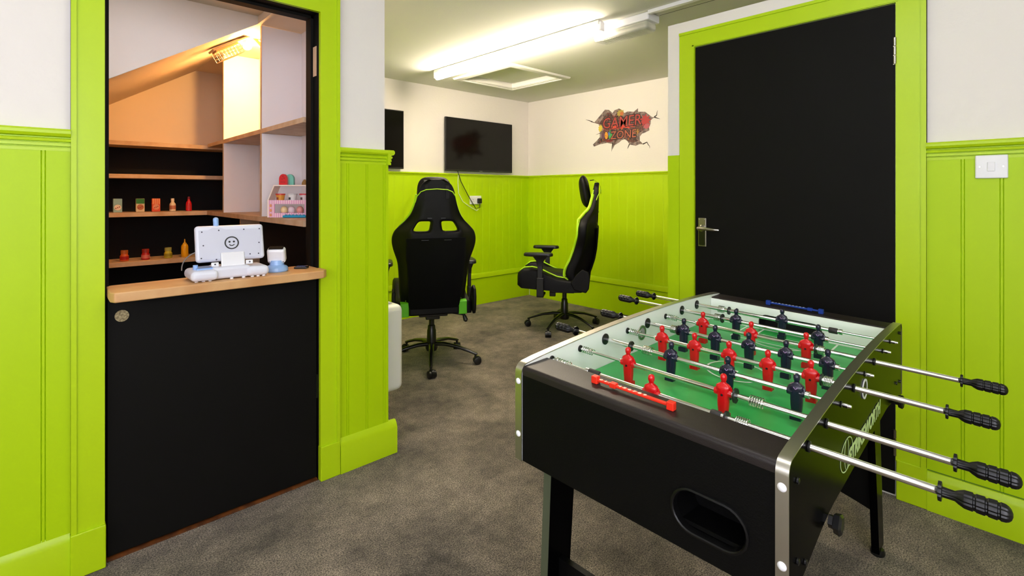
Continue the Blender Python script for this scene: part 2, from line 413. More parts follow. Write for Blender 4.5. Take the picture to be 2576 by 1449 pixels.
MP = dict(b=[(0, .020), (.003, .022), (.07, .022), (.082, .018), (.088, .012)], c=[(.088, .0125), (.094, .011), (.098, .005), (.122, .003)], l=None)
bottle('toy_mustard_bottle', .757, 4.10, .7815, MP, (232, 172, 20), (224, 170, 40), None, 'yellow toy mustard bottle with pointed nozzle', G2)

# cake stand turned towards the doorway
rdir = Vector((.7275, -.6863, 0)); ang = math.atan2(rdir.y, rdir.x)
PINKS = mat('pink_gingham', (236, 178, 200), .5)
nt = PINKS.node_tree; ck = nt.nodes.new('ShaderNodeTexWave'); ck.inputs['Scale'].default_value = 28; ck.bands_direction = 'X'
tcn = nt.nodes.new('ShaderNodeTexCoord'); rr = nt.nodes.new('ShaderNodeValToRGB'); rr.color_ramp.interpolation = 'CONSTANT'
rr.color_ramp.elements[0].color = lin((228, 158, 196)); rr.color_ramp.elements[1].color = lin((246, 214, 218)); rr.color_ramp.elements[1].position = .5
nt.links.new(tcn.outputs['Object'], ck.inputs['Vector']); nt.links.new(ck.outputs['Fac'], rr.inputs['Fac']); nt.links.new(rr.outputs['Color'], nt.nodes['Principled BSDF'].inputs['Base Color'])
CREAMP = mat('cream_painted_wood', (240, 222, 206), .5)
cs = empty('toy_cake_stand', (.972, 2.684, 1.0965), ang, 'pink gingham toy cake display stand in the closet pigeonhole', 'toy stand')
prof = [(0, 0), (.065, 0), (.065, .16), (.045, .185), (.03, .185), (0, .085)]
W_ = .110
for sx_ in (-1, 1):
    MB().prism([(-.115, 0), (-.109, 0), (-.109, .085), (-.078, .160), (-.084, .163), (-.115, .086)], lambda p, q, d: (-sx_*p, d, q), -.034, .034).build('side_board', CREAMP, cs)
MB().box(-.085, .085, -.034, .034, .160, .166).build('top_board', CREAMP, cs)
MB().box(-.108, .108, -.032, .032, .076, .080).build('middle_shelf', PINKS, cs)
MB().box(-.108, .108, -.036, -.033, .068, .088).build('front_band', PINKS, cs)
MB().box(-.108, -.076, -.036, -.033, .0, .068).build('front_panel', PINKS, cs)
MB().box(.076, .108, -.036, -.033, .0, .068).build('front_panel', PINKS, cs)
MB().box(-.076, .076, -.036, -.033, .0, .022).build('lower_band', PINKS, cs)
MB().box(-.108, .108, -.032, .032, 0, .004).build('floor_board', CREAMP, cs)
for zz in (.118,):
    dd = MB()
    for i in range(3): dd.ell((-.096, -.0365, .012+i*.024), .007, .0012, .008, 10, 6)
    dd.build('painted_dots', mat('apricot_dots', (232, 160, 110), .5), cs)
def onstand(dx, dy, dz): return cs.matrix_basis @ Vector((dx, dy, dz))
bpy.context.view_layer.update()
def lolly(dx, dy, face, rim, label):
    p_ = onstand(dx, dy, .1662); t = toy('toy_ice_lolly', p_.x, p_.y, p_.z, label, 'toy food', 'toy ice lollies on the cake stand', ang)
    arc = [(-.021, 0)]+[(-.021*cos(a), .030+.026*sin(a)) for a in [pi*i/12 for i in range(13)]]+[(.021, 0)]
    MB().prism(arc, lambda p, q, d: (p, d, q), -.006, .006).build('lolly_body', mat('lolly_'+label[:4], face, .4), t, bev=.002)
    MB().prism([(p*1.0, q) for p, q in arc], lambda p, q, d: (p, d, q), .0062, .011).build('lolly_back', mat('lollyb_'+label[:4], rim, .4), t)
    if face[0] > 180:
        k = MB()
        for a, c_ in ((-.009, .014), (0, .014), (.009, .014), (-.004, .03), (.006, .034), (0, .044)): k.ell((a, -.0062, c_), .0016, .0008, .0026, 8, 6)
        k.build('seeds', BLKPL, t)
lolly(-.042, -.012, (214, 28, 34), (236, 196, 180), 'red toy ice lolly with black seeds on cake stand top')
lolly(-.020, .014, (120, 196, 172), (90, 150, 140), 'mint green toy ice lolly behind the red lolly')
def cup(dx, body, rim, lab, label):
    p_ = onstand(dx, -.010, .0803); t = toy('toy_cup', p_.x, p_.y, p_.z, label, 'toy food', 'toy tubs on the cake stand middle shelf', ang)
    MB().lathe((0, 0, 0), (0, 0, 1), [(0, .016), (.034, .0215)], 20).build('tub', mat('tub_'+label[:5], body, .45), t)
    MB().lathe((0, 0, 0), (0, 0, 1), [(.034, .0235), (.041, .0235)], 20).build('lid', mat('tubl_'+label[:5], rim, .45), t)
    MB().box(-.011, -.002, -.0212, -.019, .010, .022).build('print', mat('tubp_'+label[:5], lab, .5), t)
cup(-.058, (232, 160, 60), (204, 50, 44), (150, 60, 30), 'orange toy tub with red lid on the cake stand')
cup(.004, (238, 236, 230), (210, 208, 204), (40, 40, 40), 'white toy tub in the middle of cake stand shelf')
cup(.064, (236, 226, 226), (206, 60, 70), (80, 60, 60), 'pale toy tub mostly hidden by the door jamb')
def cake(dx, c1, label):
    p_ = onstand(dx, -.008, .0043); t = toy('toy_cupcake', p_.x, p_.y, p_.z, label, 'toy food', 'toy cupcakes inside the cake stand', ang)
    MB().lathe((0, 0, 0), (0, 0, 1), [(0, .012), (.020, .017)], 18).build('case', mat('case_'+label[:4], (220, 150, 170), .5), t)
    MB().ell((0, 0, .032), .018, .018, .021).build('icing', mat('icing_'+label[:4], c1, .4), t)
cake(-.040, (244, 214, 160), 'vanilla toy cupcake behind the pink stand band')
cake(-.001, (232, 208, 214), 'pale pink toy cupcake in middle of the stand')
cake(.042, (236, 160, 150), 'coral toy cupcake beside the pale pink cupcake')
p_ = onstand(.035, -.0575, 0)
t = toy('toy_tray', p_.x, p_.y, p_.z, 'turquoise toy tray in front of the cake stand', 'toy', None, ang)
MB().box(-.058, .06, -.012, .018, 0, .012).build('tray_body', mat('turquoise_plastic', (20, 150, 190), .35), t, bev=.005)
k = MB()
for i in range(6): k.ell((-.045+i*.018, .003, .012), .007, .007, .004, 10, 6)
k.build('tray_bumps', MATS['turquoise_plastic'], t)
p_ = onstand(.062, 0, .1662)
t = toy('toy_cone', p_.x, p_.y, p_.z, 'small brown toy cone on the right of cake stand top', 'toy food', None, ang)
MB().lathe((0, 0, 0), (0, 0, 1), [(0, .014), (.012, .013), (.028, .004)], 16).build('cone_body', mat('toy_brown', (150, 110, 50), .5), t)

# ------------------------------------------------------------------ toy till on the counter
LBL = mat('light_blue_plastic', (150, 186, 236), .28)
TG = mat('till_grey_white', (222, 224, 236), .3)
till = empty('toy_till', (.54, 2.10, .905), radians(-1.5), 'white toy cash register with smiley badge on the counter', 'toy till')
b = MB()
def rbox(b, x0, x1, y0, y1, z0, z1): return b.box(x0, x1, y0, y1, z0, z1)
MB().box(-.142, -.055, -.058, .085, .003, .040).build('left_foot_pod', TG, till, bev=.016, seg=4)
MB().box(.038, .118, -.050, .085, .003, .040).build('right_foot_pod', TG, till, bev=.016, seg=4)
MB().box(-.072, .055, -.040, .07, .003, .046).build('base', TG, till, bev=.012, seg=3)
for x, y in [(q, -.035) for q in (-.122, -.100, -.08, -.01, .03, .06, .08, .10)]+[(-.11, .06), (.10, .06)]:
    MB().cyl((x, y, 0), (x, y, .005), .006, n=12).build('rubber_foot', WHPL, till)
lean = Matrix.Rotation(radians(-12), 4, 'X')
def TS(v): q = lean @ Vector((v[0], v[1], v[2])); return (q.x, q.y+.012, q.z+.05)
b = MB(); b.box(-.116, .116, -.014, .014, .012, .146, TS)
b.build('screen_housing', TG, till, bev=.012, seg=4)
b = MB(); b.prism([(-.106, .02), (.10, .02), (.106, .128), (-.018, .128), (-.034, .136), (-.060, .136), (-.074, .128), (-.106, .128)], lambda p, q, d: TS((p, d, q)), -.0152, -.0135)
b.build('screen_back_panel', mat('till_back_grey', (206, 208, 222), .4), till, bev=.001)
b = MB(); b.box(-.098, .098, .0138, .0155, .022, .132, TS); b.build('display_glass', SCREEN, till)
b = MB(); b.box(-.038, .042, -.0215, -.012, -.012, .042, TS); b.build('stand_bracket', WHPL, till, bev=.006, seg=3)
b = MB(); b.box(-.07, -.045, -.02, -.012, -.008, .008, TS); b.box(.045, .070, -.02, -.012, -.008, .008, TS); b.build('hinge_lugs', WHPL, till, bev=.003)
b = MB()
for x, z in ((-.095, .122), (-.040, .126), (.045, .126), (.1, .126), (-.092, .072), (.096, .072), (-.10, .026), (.092, .03), (.062, .03), (-.052, .018)):
    b.lathe(TS((x, -.0145, z)), TS((x, -.0165, z)), [(0, .0026), (.0012, .0026)], 10)
for x in (-.058, .058): b.lathe(TS((x, -.019, 0)), TS((x, -.022, 0)), [(0, .003), (.0015, .003)], 10)
b.build('screws', mat('dark_screw', (60, 60, 76), .4), till)
b = MB()     # smiley badge
cx_, cz_ = .001, .077
ring = []
n = 36
for k in range(n):
    a = 2*pi*k/n; ring.append([TS((cx_+r*1.0*cos(a), d, cz_+r*sin(a))) for r, d in ((.0242, -.0151), (.0242, -.0168), (.0200, -.0168), (.0200, -.0151))])
b.rings(ring, closed=True)
for sx_ in (-1, 1): b.lathe(TS((cx_+sx_*.0075, -.0150, cz_+.004)), TS((cx_+sx_*.0075, -.018, cz_+.004)), [(0, .0036), (.0018, .0036)], 12)
b.tube([TS((cx_-.0085+i*.0017, -.0160, cz_-.006-.0045*sin(pi*i/10))) for i in range(11)], .0016, 6)
b.build('smiley_badge', mat('badge_black', (24, 24, 26), .4), till)
b = MB(); b.cyl(TS((-.045, 0, .140)), TS((-.045, 0, .168)), .009, .0095); b.ell(TS((-.045, 0, .170)), .0095, .0095, .008)
b.build('top_camera', LBL, till)
b = MB(); b.tube([(-.112-.040*sin(pi*.55*i/16), .02+.04*i/16, .10-.066*(i/16)**1.5) for i in range(17)], .0020, 8)
b.build('cable', mat('grey_cable', (120, 118, 116), .5), till)
b = MB(); b.cyl((-.118, .005, .04), (-.118, .005, .056), .008); b.box(-.118, -.05, -.02, .055, .040, .0445)
b.build('coin_lip', LBL, till)

tm = empty('toy_card_reader', (.713, 2.142, .905), radians(-30), 'white toy card reader on a light blue swivel base', 'toy')
MB().lathe((0, 0, 0), (0, 0, 1), [(0, .040), (.004, .043), (.016, .042), (.022, .036), (.026, .024)], 32).build('swivel_base', LBL, tm)
MB().lathe((0, .004, .022), (0, .004, 1), [(0, .028), (.022, .024)], 24).build('neck', LBL, tm)
Rr = Matrix.Rotation(radians(20), 4, 'X')
def TR(v): q = Rr @ Vector(v); return (q.x, q.y+.002, q.z+.062)
b = MB(); b.box(-.034, .034, -.018, .020, -.028, .034, TR); b.build('reader_body', WHPL, tm, bev=.011, seg=4)
b = MB(); b.box(-.027, .027, -.012, .014, .0338, .0368, TR); b.build('reader_slot', mat('slot_black', (10, 10, 11), .8, spec=.1), tm, bev=.001)
b = MB()
for x in (-.026, .026): b.lathe(TR((x, -.0175, -.018)), TR((x, -.02, -.018)), [(0, .002), (.0012, .002)], 8)
b.build('screws', MATS['dark_screw'], tm)
kp = empty('toy_keypad', (.815, 2.150, .905), radians(-38), 'small black toy keypad at the right end of the counter', 'toy')
MB().box(-.026, .026, -.018, .018, 0, .009).build('keypad_body', BLKPL, kp, bev=.003)
b = MB()
for i in range(4):
    for j in range(3): b.box(-.019+i*.010, -.012+i*.010, -.012+j*.009, -.006+j*.009, .0088, .0105)
b.build('keys', mat('keypad_blue', (40, 60, 110), .4), kp)

# ------------------------------------------------------------------ right partition
RD0, RD1, RDZ = .422, 1.271, 1.983
d2 = MB().box(XR-.002, XR+.008, RD0+.004, RD1-.004, .012, RDZ-.004)
d2o = struct('door_2', d2, BLACKD, 'tall flush black door', bev=.001)
def aR(u0, u1, zt, wl, wr, wt, t=.02):
    b = MB()
    f = lambda p, q, d: fR(p, q, d)
    b.prism([(u0-wr, .15), (u0, .15), (u0, zt), (u0-wr, zt)], f, 0, t)
    b.prism([(u1, .0), (u1+wl, .0), (u1+wl, zt), (u1, zt)], f, 0, t)
    b.prism([(u0-wr, zt), (u1+wl, zt), (u1+wl, zt+wt), (u0-wr, zt+wt)], f, 0, t)
    for g0, g1, gt in ((.0, .008, -.006),):
        b.prism([(u1+.002, 0), (u1+.010, 0), (u1+.010, zt+.010), (u1+.002, zt+.010)], f, 0, t+.004)
        b.prism([(u0-.008, zt+.003), (u1+.010, zt+.003), (u1+.010, zt+.010), (u0-.008, zt+.010)], f, 0, t+.004)
    b.prism([(u0-wr, .15), (u0-wr+.016, .15), (u0-wr+.016, zt+wt), (u0-wr, zt+wt)], f, 0, t+.006)
    b.prism([(u0-wr, zt+wt-.014), (u1+wl, zt+wt-.014), (u1+wl, zt+wt), (u0-wr, zt+wt)], f, 0, t+.006)
    return b
trim(aR(RD0, RD1, RDZ, .083, .096, .086), label='green architrave of the black door')
struct('trim_25', bx(XR-.0125, XR+.012, RD0-.098, RD0-.002, 0, .158), GREENF, 'green plinth block beside the black door', bev=.004)
# outer return strip: white above, green below
trim(bx(XR-.004, XR+.03, 1.358, 1.4245, 0, 1.423), GREEN, 'green edge strip left of the black door')
trim(bx(XR-.002, XR+.03, 1.358, 1.4245, 1.423, 2.128), WHITE, 'white edge strip left of the black door')
trim(bx(XR-.002, XR+.03, -1.4, 1.358, 2.07, 2.1275), WHITE, 'white strip over the black door')
trim(grooved(-1.4, RD0-.096, sorted([.2215-.1045*i for i in range(15)]), .13, DADO-.07, fR, .012), GREEN, 'green matchboard panelling right of the black door')
trim(MB().prism([(p, q-.006) for p, q in rail_profile()], lambda p, q, u: fR(u, q, p), -1.4, RD0-.096), label='green dado rail right of the black door')
trim(bx(XR-.0008, XR+.004, -1.4, RD0-.098, .1500, .1545), GAP_SHADE, 'dark seam above the right skirting')
struct('baseboard_right', run(skirt_profile(.15, .024), -1.4, RD0-.098, fR), GREENF, 'green skirting right of the black door')
# hinges
for z0, z1 in ((1.735, 1.844), (.17, .275)):
    b = MB().box(XR-.006, XR-.001, RD0+.0, RD0+.008, z0, z1)
    for i in range(3): b.cyl((XR-.010, RD0+.002, z0+(z1-z0)*i/3+.002), (XR-.010, RD0+.002, z0+(z1-z0)*(i+1)/3-.002), .0055, n=12)
    b.build('hinge', NICKEL, d2o)
# lever handle on backplate
b = MB().box(XR-.008, XR-.002, 1.207, 1.250, .945, 1.093); b.build('handle_backplate', NICKEL, d2o, bev=.003)
b = MB().box(XR-.010, XR-.0075, 1.212, 1.245, .952, 1.03); b.build('handle_plate_inset', mat('dark_nickel', (70, 70, 60), .25, metal=1), d2o, bev=.001)
b = MB(); b.lathe((XR-.006, 1.229, 1.040), (XR-.1, 1.229, 1.040), [(0, .019), (.006, .018), (.012, .012), (.040, .010)], 20)
b.tube([(XR-.040, 1.236, 1.040), (XR-.046, 1.215, 1.040), (XR-.048, 1.19, 1.039), (XR-.047, 1.16, 1.037), (XR-.045, 1.135, 1.036), (XR-.040, 1.128, 1.035)], lambda t: .009-.002*t, 10)
b.build('lever_handle', NICKEL, d2o)
b = MB()
for y, z in ((1.214, .952), (1.243, .952), (1.214, 1.086), (1.243, 1.086)): b.lathe((XR-.008, y, z), (XR-.011, y, z), [(0, .004), (.002, .003)], 10)
b.build('handle_screws', CHROME, d2o)
# light switch
sw = empty('light_switch', (XR, .1435, 1.3155), 0, 'white single light switch on the green panelling', 'light switch')
MB().box(-.010, -.0005, -.0435, .0435, -.042, .042).build('face_plate', WHPL, sw, bev=.004, seg=3)
MB().box(-.0135, -.009, -.0095, .0105, -.0165, .0165).build('rocker', WHPL, sw, bev=.0015)
b = MB()
for y in (-.031, .031): b.lathe((-.0095, y, 0), (-.0115, y, 0), [(0, .0034), (.0014, .0030)], 12)
b.build('screws', NICKEL, sw)

# ------------------------------------------------------------------ gaming area walls
trim(grooved(1.21, XE, [1.30+.1*i for i in range(31)], .29, DADO-.01, fF, .010, .0008), GREEN, 'green matchboard below the televisions')
trim(grooved(-1.29, YF-.010, [-1.2+.1*i for i in range(56)], .29, DADO-.01, fE, .010, .0008), GREEN, 'green matchboard below the graffiti sticker')
rp = [(0, DADO-.03), (.014, DADO-.03), (.018, DADO-.018), (.028, DADO-.012), (.028, DADO), (0, DADO)]
rp = [(p, q+.008) for p, q in rp]
trim(run(rp, 1.21, XE, fF), label='green dado rail below the televisions')
trim(run(rp, -1.29, YF-.02, fE), label='green dado rail below the graffiti sticker')
sp = [(0, 0), (.013, 0), (.013, .285), (.006, .29), (0, .29)]
sp2 = [(0, .291), (.024, .291), (.024, .330), (.018, .342), (0, .342)]
struct('baseboard_far', run(sp, 1.23, XE, fF), GREEN, 'deep green boxed skirting under the televisions')
struct('baseboard_end', run(sp, -1.29, YF-.034, fE), GREEN, 'deep green boxed skirting under the graffiti sticker')
trim(bx(1.23, XE-.02, YF-.0145, YF-.0005, .2855, .2910), GAP_SHADE, 'dark strip painted as shadow under the far ledge')  # this strip and the next paint in the shadow line below the ledge
trim(bx(XE-.0145, XE-.0005, -1.29, YF-.02, .2855, .2910), GAP_SHADE, 'dark strip painted as shadow under the end ledge')
trim(run(sp2, 1.23, XE, fF), label='green ledge above the far skirting')
trim(run(sp2, -1.29, YF-.016, fE), label='green ledge above the end skirting')

# televisions
def tv(x0, x1, label):
    t = empty('television', ((x0+x1)/2, YF-.0, 1.73), 0, label, 'television', 'wall mounted televisions')
    w2 = (x1-x0)/2
    MB().box(-w2, w2, -.060, -.035, -.278, .278).build('bezel', BLKPL, t, bev=.003)
    MB().box(-w2+.008, w2-.008, -.0612, -.0598, -.262, .270).build('screen', SCREEN, t)
    MB().box(-w2*.6, w2*.6, -.036, -.016, -.20, .16).build('rear_housing', BLKPL, t, bev=.004)
    MB().box(-.10, .10, -.018, -.0005, -.10, .10).build('wall_bracket', BLKMET, t)
    MB().box(-.02, .02, -.0615, -.0602, -.274, -.268).build('badge', mat('badge_grey', (120, 120, 120), .4), t)
    return t
TV1 = tv(3.068, 4.004, 'black flat television on the wall above the plug socket')
tv(1.64, 2.576, 'black television half hidden behind the left wall corner')
# twin socket with plug and cables
so = empty('plug_socket', (3.494, YF-.010, 1.146), 0, 'white twin plug socket on green wall below television', 'plug socket')
MB().box(-.078, .078, -.014, -.0003, -.046, .046).build('face_plate', WHPL, so, bev=.004)
for x in (-.058, .02): MB().box(x, x+.016, -.0165, -.0135, .012, .032).build('rocker', WHPL, so)
b = MB()
for x in (-.035,): b.box(x-.002, x+.002, -.0148, -.0138, 0, .008); b.box(x-.012, x-.007, -.0148, -.0138, -.02, -.016); b.box(x+.007, x+.012, -.0148, -.0138, -.02, -.016)
b.build('socket_slots', BLKPL, so)
pl_ = empty('mains_plug', (3.535, YF-.0245, 1.140), 0, 'black mains plug in the right half of socket', 'plug')
MB().box(-.026, .026, -.030, -.0003, -.030, .024).build('plug_body', BLKPL, pl_, bev=.008, seg=3)
MB().tube([(0, -.02, -.028), (-.01, -.03, -.075), (-.06, -.02, -.085), (-.16, -.012, .06), (-.25, -.010, .20), (-.30, -.012, .318)], .004, 8).build('flex', BLKPL, pl_)
wc = MB().tube([(3.262, YF-.022, 1.452), (3.250, YF-.024, 1.34), (3.262, YF-.020, 1.22), (3.32, YF-.020, 1.13), (3.40, YF-.024, 1.08), (3.50, YF-.03, 1.03), (3.53, YF-.024, 1.045)], .0032, 8).xf(lambda v: (v[0]-3.536, v[1]-YF, v[2]-1.73)).build('white_cable', WHPL, TV1)

# graffiti wall sticker
S = [(3.377, 1.994), (3.313, 1.973), (3.177, 2.091), (3.127, 2.081), (3.083, 2.044), (3.061, 2.069), (3.003, 2.082), (2.955, 2.052), (2.942, 2.028), (2.898, 2.04), (2.831, 2.028), (2.781, 2.057), (2.781, 2.022), (2.702, 2.013), (2.625, 1.953), (2.597, 1.95), (2.64, 1.925), (2.64, 1.892), (2.659, 1.86), (2.654, 1.829), (2.707, 1.809), (2.737, 1.803), (2.761, 1.775), (2.761, 1.736), (2.722, 1.699), (2.766, 1.702), (2.806, 1.689), (2.877, 1.705), (2.903, 1.742), (2.934, 1.762), (2.971, 1.758), (3.003, 1.736), (3.056, 1.713), (3.089, 1.666), (3.078, 1.724), (3.149, 1.742), (3.239, 1.735), (3.319, 1.715), (3.336, 1.737), (3.279, 1.779), (3.244, 1.809), (3.244, 1.846), (3.302, 1.837), (3.244, 1.855), (3.239, 1.896), (3.256, 1.935), (3.261, 1.949), (3.354, 1.977)]
gy, gz = 2.97, 1.875
sk = empty('wall_sticker', (XE, gy, gz), 0, 'cracked wall graffiti sticker reading GAMER ZONE', 'wall sticker')
def fD(u, v, d): return (-d, -u, v)      # u to the viewer's right
def flat(poly, d, name, m, par=sk): return MB().prism([(-(y-gy), z-gz) for y, z in poly], fD, d-.0006, d).build(name, m, par, smooth=0)
flat(S, .0012, 'torn_edge', mat('decal_torn_edge', (150, 130, 122), .6, noise=(30, (96, 80, 78), .4, .6)))
cyS = sum(p[0] for p in S)/len(S); czS = sum(p[1] for p in S)/len(S)
inner = []
for y, z in S:
    dy, dz = y-cyS, z-czS; r = sqrt(dy*dy+dz*dz); k = min(.9, max(.6, 1-.045/r))
    if r > .30: k *= .93
    inner.append((cyS+dy*k, czS+dz*k))
flat(inner, .0022, 'brick_hole', DECALB)
b = MB()
for pth in ([(2.60, 1.952), (2.575, 1.965), (2.572, 1.99), (2.566, 2.01)], [(2.60, 1.95), (2.565, 1.935), (2.54, 1.925)], [(2.725, 1.70), (2.68, 1.715), (2.667, 1.69), (2.652, 1.675), (2.65, 1.655)], [(2.88, 1.71), (2.895, 1.68), (2.902, 1.665)], [(3.34, 1.98), (3.39, 2.0), (3.43, 2.012)], [(3.078, 1.74), (3.09, 1.69), (3.095, 1.65)]):
    b.tube([fD(-(y-gy), z-gz, .0012) for y, z in pth], lambda t: .0045*(1-t)+.001, 5)
b.build('crack_lines', mat('decal_crack', (52, 40, 34), .7), sk)
def blob(cy, cz, ry, rz, d, name, col, n=9, jag=.25, sd=1):
    rnd = random.Random(sd); P = []
    for i in range(n*2):
        a = 2*pi*i/(n*2); k = 1+(jag if i % 2 else -jag)*rnd.uniform(.4, 1); P.append((cy+ry*k*cos(a), cz+rz*k*sin(a)))
    return flat(P, d, name, mat('decal_'+name, col, .6))
blob(2.985, 2.030, .040, .036, .0030, 'yellow_splash', (170, 150, 64), sd=3)
blob(2.97, 2.025, .022, .020, .0034, 'orange_splash', (190, 104, 50), sd=4)
blob(3.235, 1.90, .025, .035, .0030, 'left_yellow_patch', (214, 190, 60), sd=5)
blob(2.70, 1.93, .052, .050, .0030, 'red_scribble', (176, 50, 50), jag=.4, sd=6)
blob(2.685, 1.87, .034, .024, .0032, 'pink_patch', (176, 84, 92), sd=7)
blob(3.16, 1.82, .020, .038, .0030, 'orange_patch', (224, 152, 40), jag=.1, sd=8)
blob(3.20, 1.82, .022, .036, .0030, 'plum_patch', (104, 68, 84), jag=.15, sd=18)
blob(3.11, 1.82, .022, .045, .0030, 'green_patch', (70, 160, 84), jag=.2, sd=9)
blob(3.125, 1.835, .012, .020, .0034, 'blue_patch', (70, 110, 180), jag=.2, sd=10)
blob(2.80, 1.83, .03, .03, .0030, 'ochre_patch', (170, 120, 50), jag=.35, sd=11)
blob(3.12, 1.765, .05, .016, .0030, 'dark_red_patch', (130, 44, 44), jag=.35, sd=12)
blob(2.97, 1.895, .17, .022, .0028, 'red_underspray', (206, 62, 46), jag=.5, n=14, sd=13)
def letters(txt, cy, cz, size, sx_, colo, coli, d, nm):
    T0 = lambda u, v, dd: fD(-(cy-gy)+u, (cz-gz)+v+.10*u*0, d+dd)
    text_mesh(nm+'_outline', txt, size, mat('decal_'+nm+'_dark', colo, .6), sk, lambda u, v, dd: T0(u, v, dd), .0003, .008, .08, sx_, 'CENTER')
    text_mesh(nm+'_letters', txt, size, mat('decal_'+nm, coli, .6), sk, lambda u, v, dd: T0(u, v, dd+.0008), .0003, .0005, .08, sx_, 'CENTER')
letters('GAMER', 2.975, 1.895, .150, .95, (34, 18, 18), (172, 62, 54), .0040, 'gamer')
letters('ZONE', 2.955, 1.775, .115, .98, (40, 26, 24), (176, 92, 66), .0040, 'zone')

rnd = random.Random(21)
import mathutils
def inside(y, z, P):
    r = False
    for i in range(len(P)):
        (a, b_), (c_, d_) = P[i], P[i-1]
        if (b_ > z) != (d_ > z) and y < (c_-a)*(z-b_)/(d_-b_)+a: r = not r
    return r
for nm, colr_, cnt in (('crimson_scribble', (180, 40, 44), 26), ('grey_chips', (150, 134, 128), 26), ('teal_scribble', (60, 120, 110), 8), ('ochre_scribble', (196, 140, 50), 12), ('black_scribble', (26, 18, 18), 40)):
    b = MB()
    while cnt:
        y, z = rnd.uniform(2.62, 3.33), rnd.uniform(1.68, 2.07)
        if not inside(y, z, inner): continue
        cnt -= 1; a_ = rnd.uniform(0, 2*pi); L_ = rnd.uniform(.010, .030)
        y2, z2 = y+cos(a_)*L_, z+sin(a_)*L_
        if not inside(y2, z2, inner): continue
        b.tube([fD(-(y-gy), z-gz, .0026), fD(-((y+y2)/2-gy)+.004, (z+z2)/2-gz+.004, .0026), fD(-(y2-gy), z2-gz, .0026)], .0022, 5)
    b.build(nm, mat('decal_'+nm, colr_, .6), sk)

# heater on the closet side wall
ht = empty('wall_heater', (1.207, 2.60, .20), 0, 'white wall heater just behind the left wall corner', 'heater')
b = MB().box(.03, .192, -.30, .30, .0, .445); b.build('casing', WHEN, ht, bev=.034, seg=5)
MB().box(.003, .032, -.28, .28, .03, .42).build('back_box', WHEN, ht)
b = MB()
for i in range(14): b.box(.06, .15, -.25+i*.036, -.232+i*.036, .442, .4475)
b.build('grille', mat('heater_grille', (150, 150, 148), .5), ht)

# ------------------------------------------------------------------ ceiling fittings
TUBE = mat('tube_glow', (255, 246, 232), .4, emit=((255, 238, 216), 41))
tl = empty('ceiling_tube_light', (2.60, 2.84, H), 0, 'long white fluorescent tube light on the far ceiling', 'ceiling light')
MB().box(-.028, .028, -.90, .90, -.030, -.0005).build('batten', WHEN, tl, bev=.003)
MB().lathe((0, -.890, -.066), (0, .890, -.066), [(0, .017), (.006, .021), (1.774, .021), (1.78, .017)], 24).build('tube', TUBE, tl)
for s in (-1, 1): MB().box(-.020, .020, s*.905-.009, s*.905+.009, -.070, -.012).build('end_cap', WHPL, tl, bev=.004)
em = empty('emergency_light', (2.735, 1.86, H), 0, 'white emergency bulkhead light beside the tube light end', 'ceiling light')
MB().box(-.065, .065, -.215, .215, -.048, -.0005).build('base', WHPL, em, bev=.008, seg=3)
DIF = mat('prismatic_diffuser', (236, 238, 230), .3, trans=.75)
MB().box(-.058, .058, -.20, .20, -.098, -.046).build('diffuser', DIF, em, bev=.018, seg=4)
b = MB()
for i in range(26): b.box(-.046, .046, -.165+i*.013, -.161+i*.013, -.0990, -.0975)
b.build('diffuser_ribs', DIF, em)
tk = MB().box(2.655, 2.685, -1.39, 1.64, H-.022, H-.0004).build('cable_trunking', WHPL, bev=.002)
tag(tk, 'thin white cable trunking along ceiling to emergency light', 'trunking')
struct('trim_26', bx(2.79, 2.793, -1.3, 1.64, H-.0012, H+.001), mat('board_joint', (96, 96, 88), .9), 'dark ceiling board joint')
hc = empty('ceiling_hatch', (3.275, 3.48, H), 0, 'square white loft hatch in the far ceiling', 'loft hatch')
b = MB()
x0, x1, y0, y1 = hx0-3.275, hx1-3.275, hy0-3.48, hy1-3.48
prf = [(0, 0), (0, -.014), (.018, -.014), (.024, -.022), (.05, -.022), (.07, -.016), (.078, -.006), (.078, 0)]
cor = [(x0, y0, -1, -1), (x1, y0, 1, -1), (x1, y1, 1, 1), (x0, y1, -1, 1)]
rs = [[(cx0+sx0*p, cy0+sy0*p, z-.0004) for p, z in prf] for cx0, cy0, sx0, sy0 in cor]
b.rings(rs, closed=True); b.build('frame_moulding', WHEN, hc, smooth=30)
b = MB()
b.box(x0+.0005, x0+.014, y0+.0005, y1-.0005, -.01, .085); b.box(x1-.014, x1-.0005, y0+.0005, y1-.0005, -.01, .085)
b.box(x0+.014, x1-.014, y0+.0005, y0+.014, -.01, .085); b.box(x0+.014, x1-.014, y1-.014, y1-.0005, -.01, .085)
b.build('reveal', WHEN, hc, smooth=0)
MB().box(x0+.018, x1-.018, y0+.018, y1-.018, .034, .044).build('hatch_panel', CEILM, hc)

# room lighting out of the frame: two more tube fittings like the one in view
def tube_light(x, y, L, along, label, e):
    t = empty('ceiling_tube_light', (x, y, H), 0 if along == 'y' else pi/2, label, 'ceiling light')
    MB().box(-.028, .028, -L/2, L/2, -.030, -.0005).build('batten', WHEN, t)
    MB().cyl((0, -L/2+.02, -.062), (0, L/2-.02, -.062), .02, n=18).build('tube', e, t)
    return t
TUBE2 = mat('tube_glow_cool', (246, 248, 255), .4, emit=((250, 248, 250), 13))
tube_light(.75, .30, 1.5, 'y', 'tube light on the near ceiling above the camera', TUBE2)
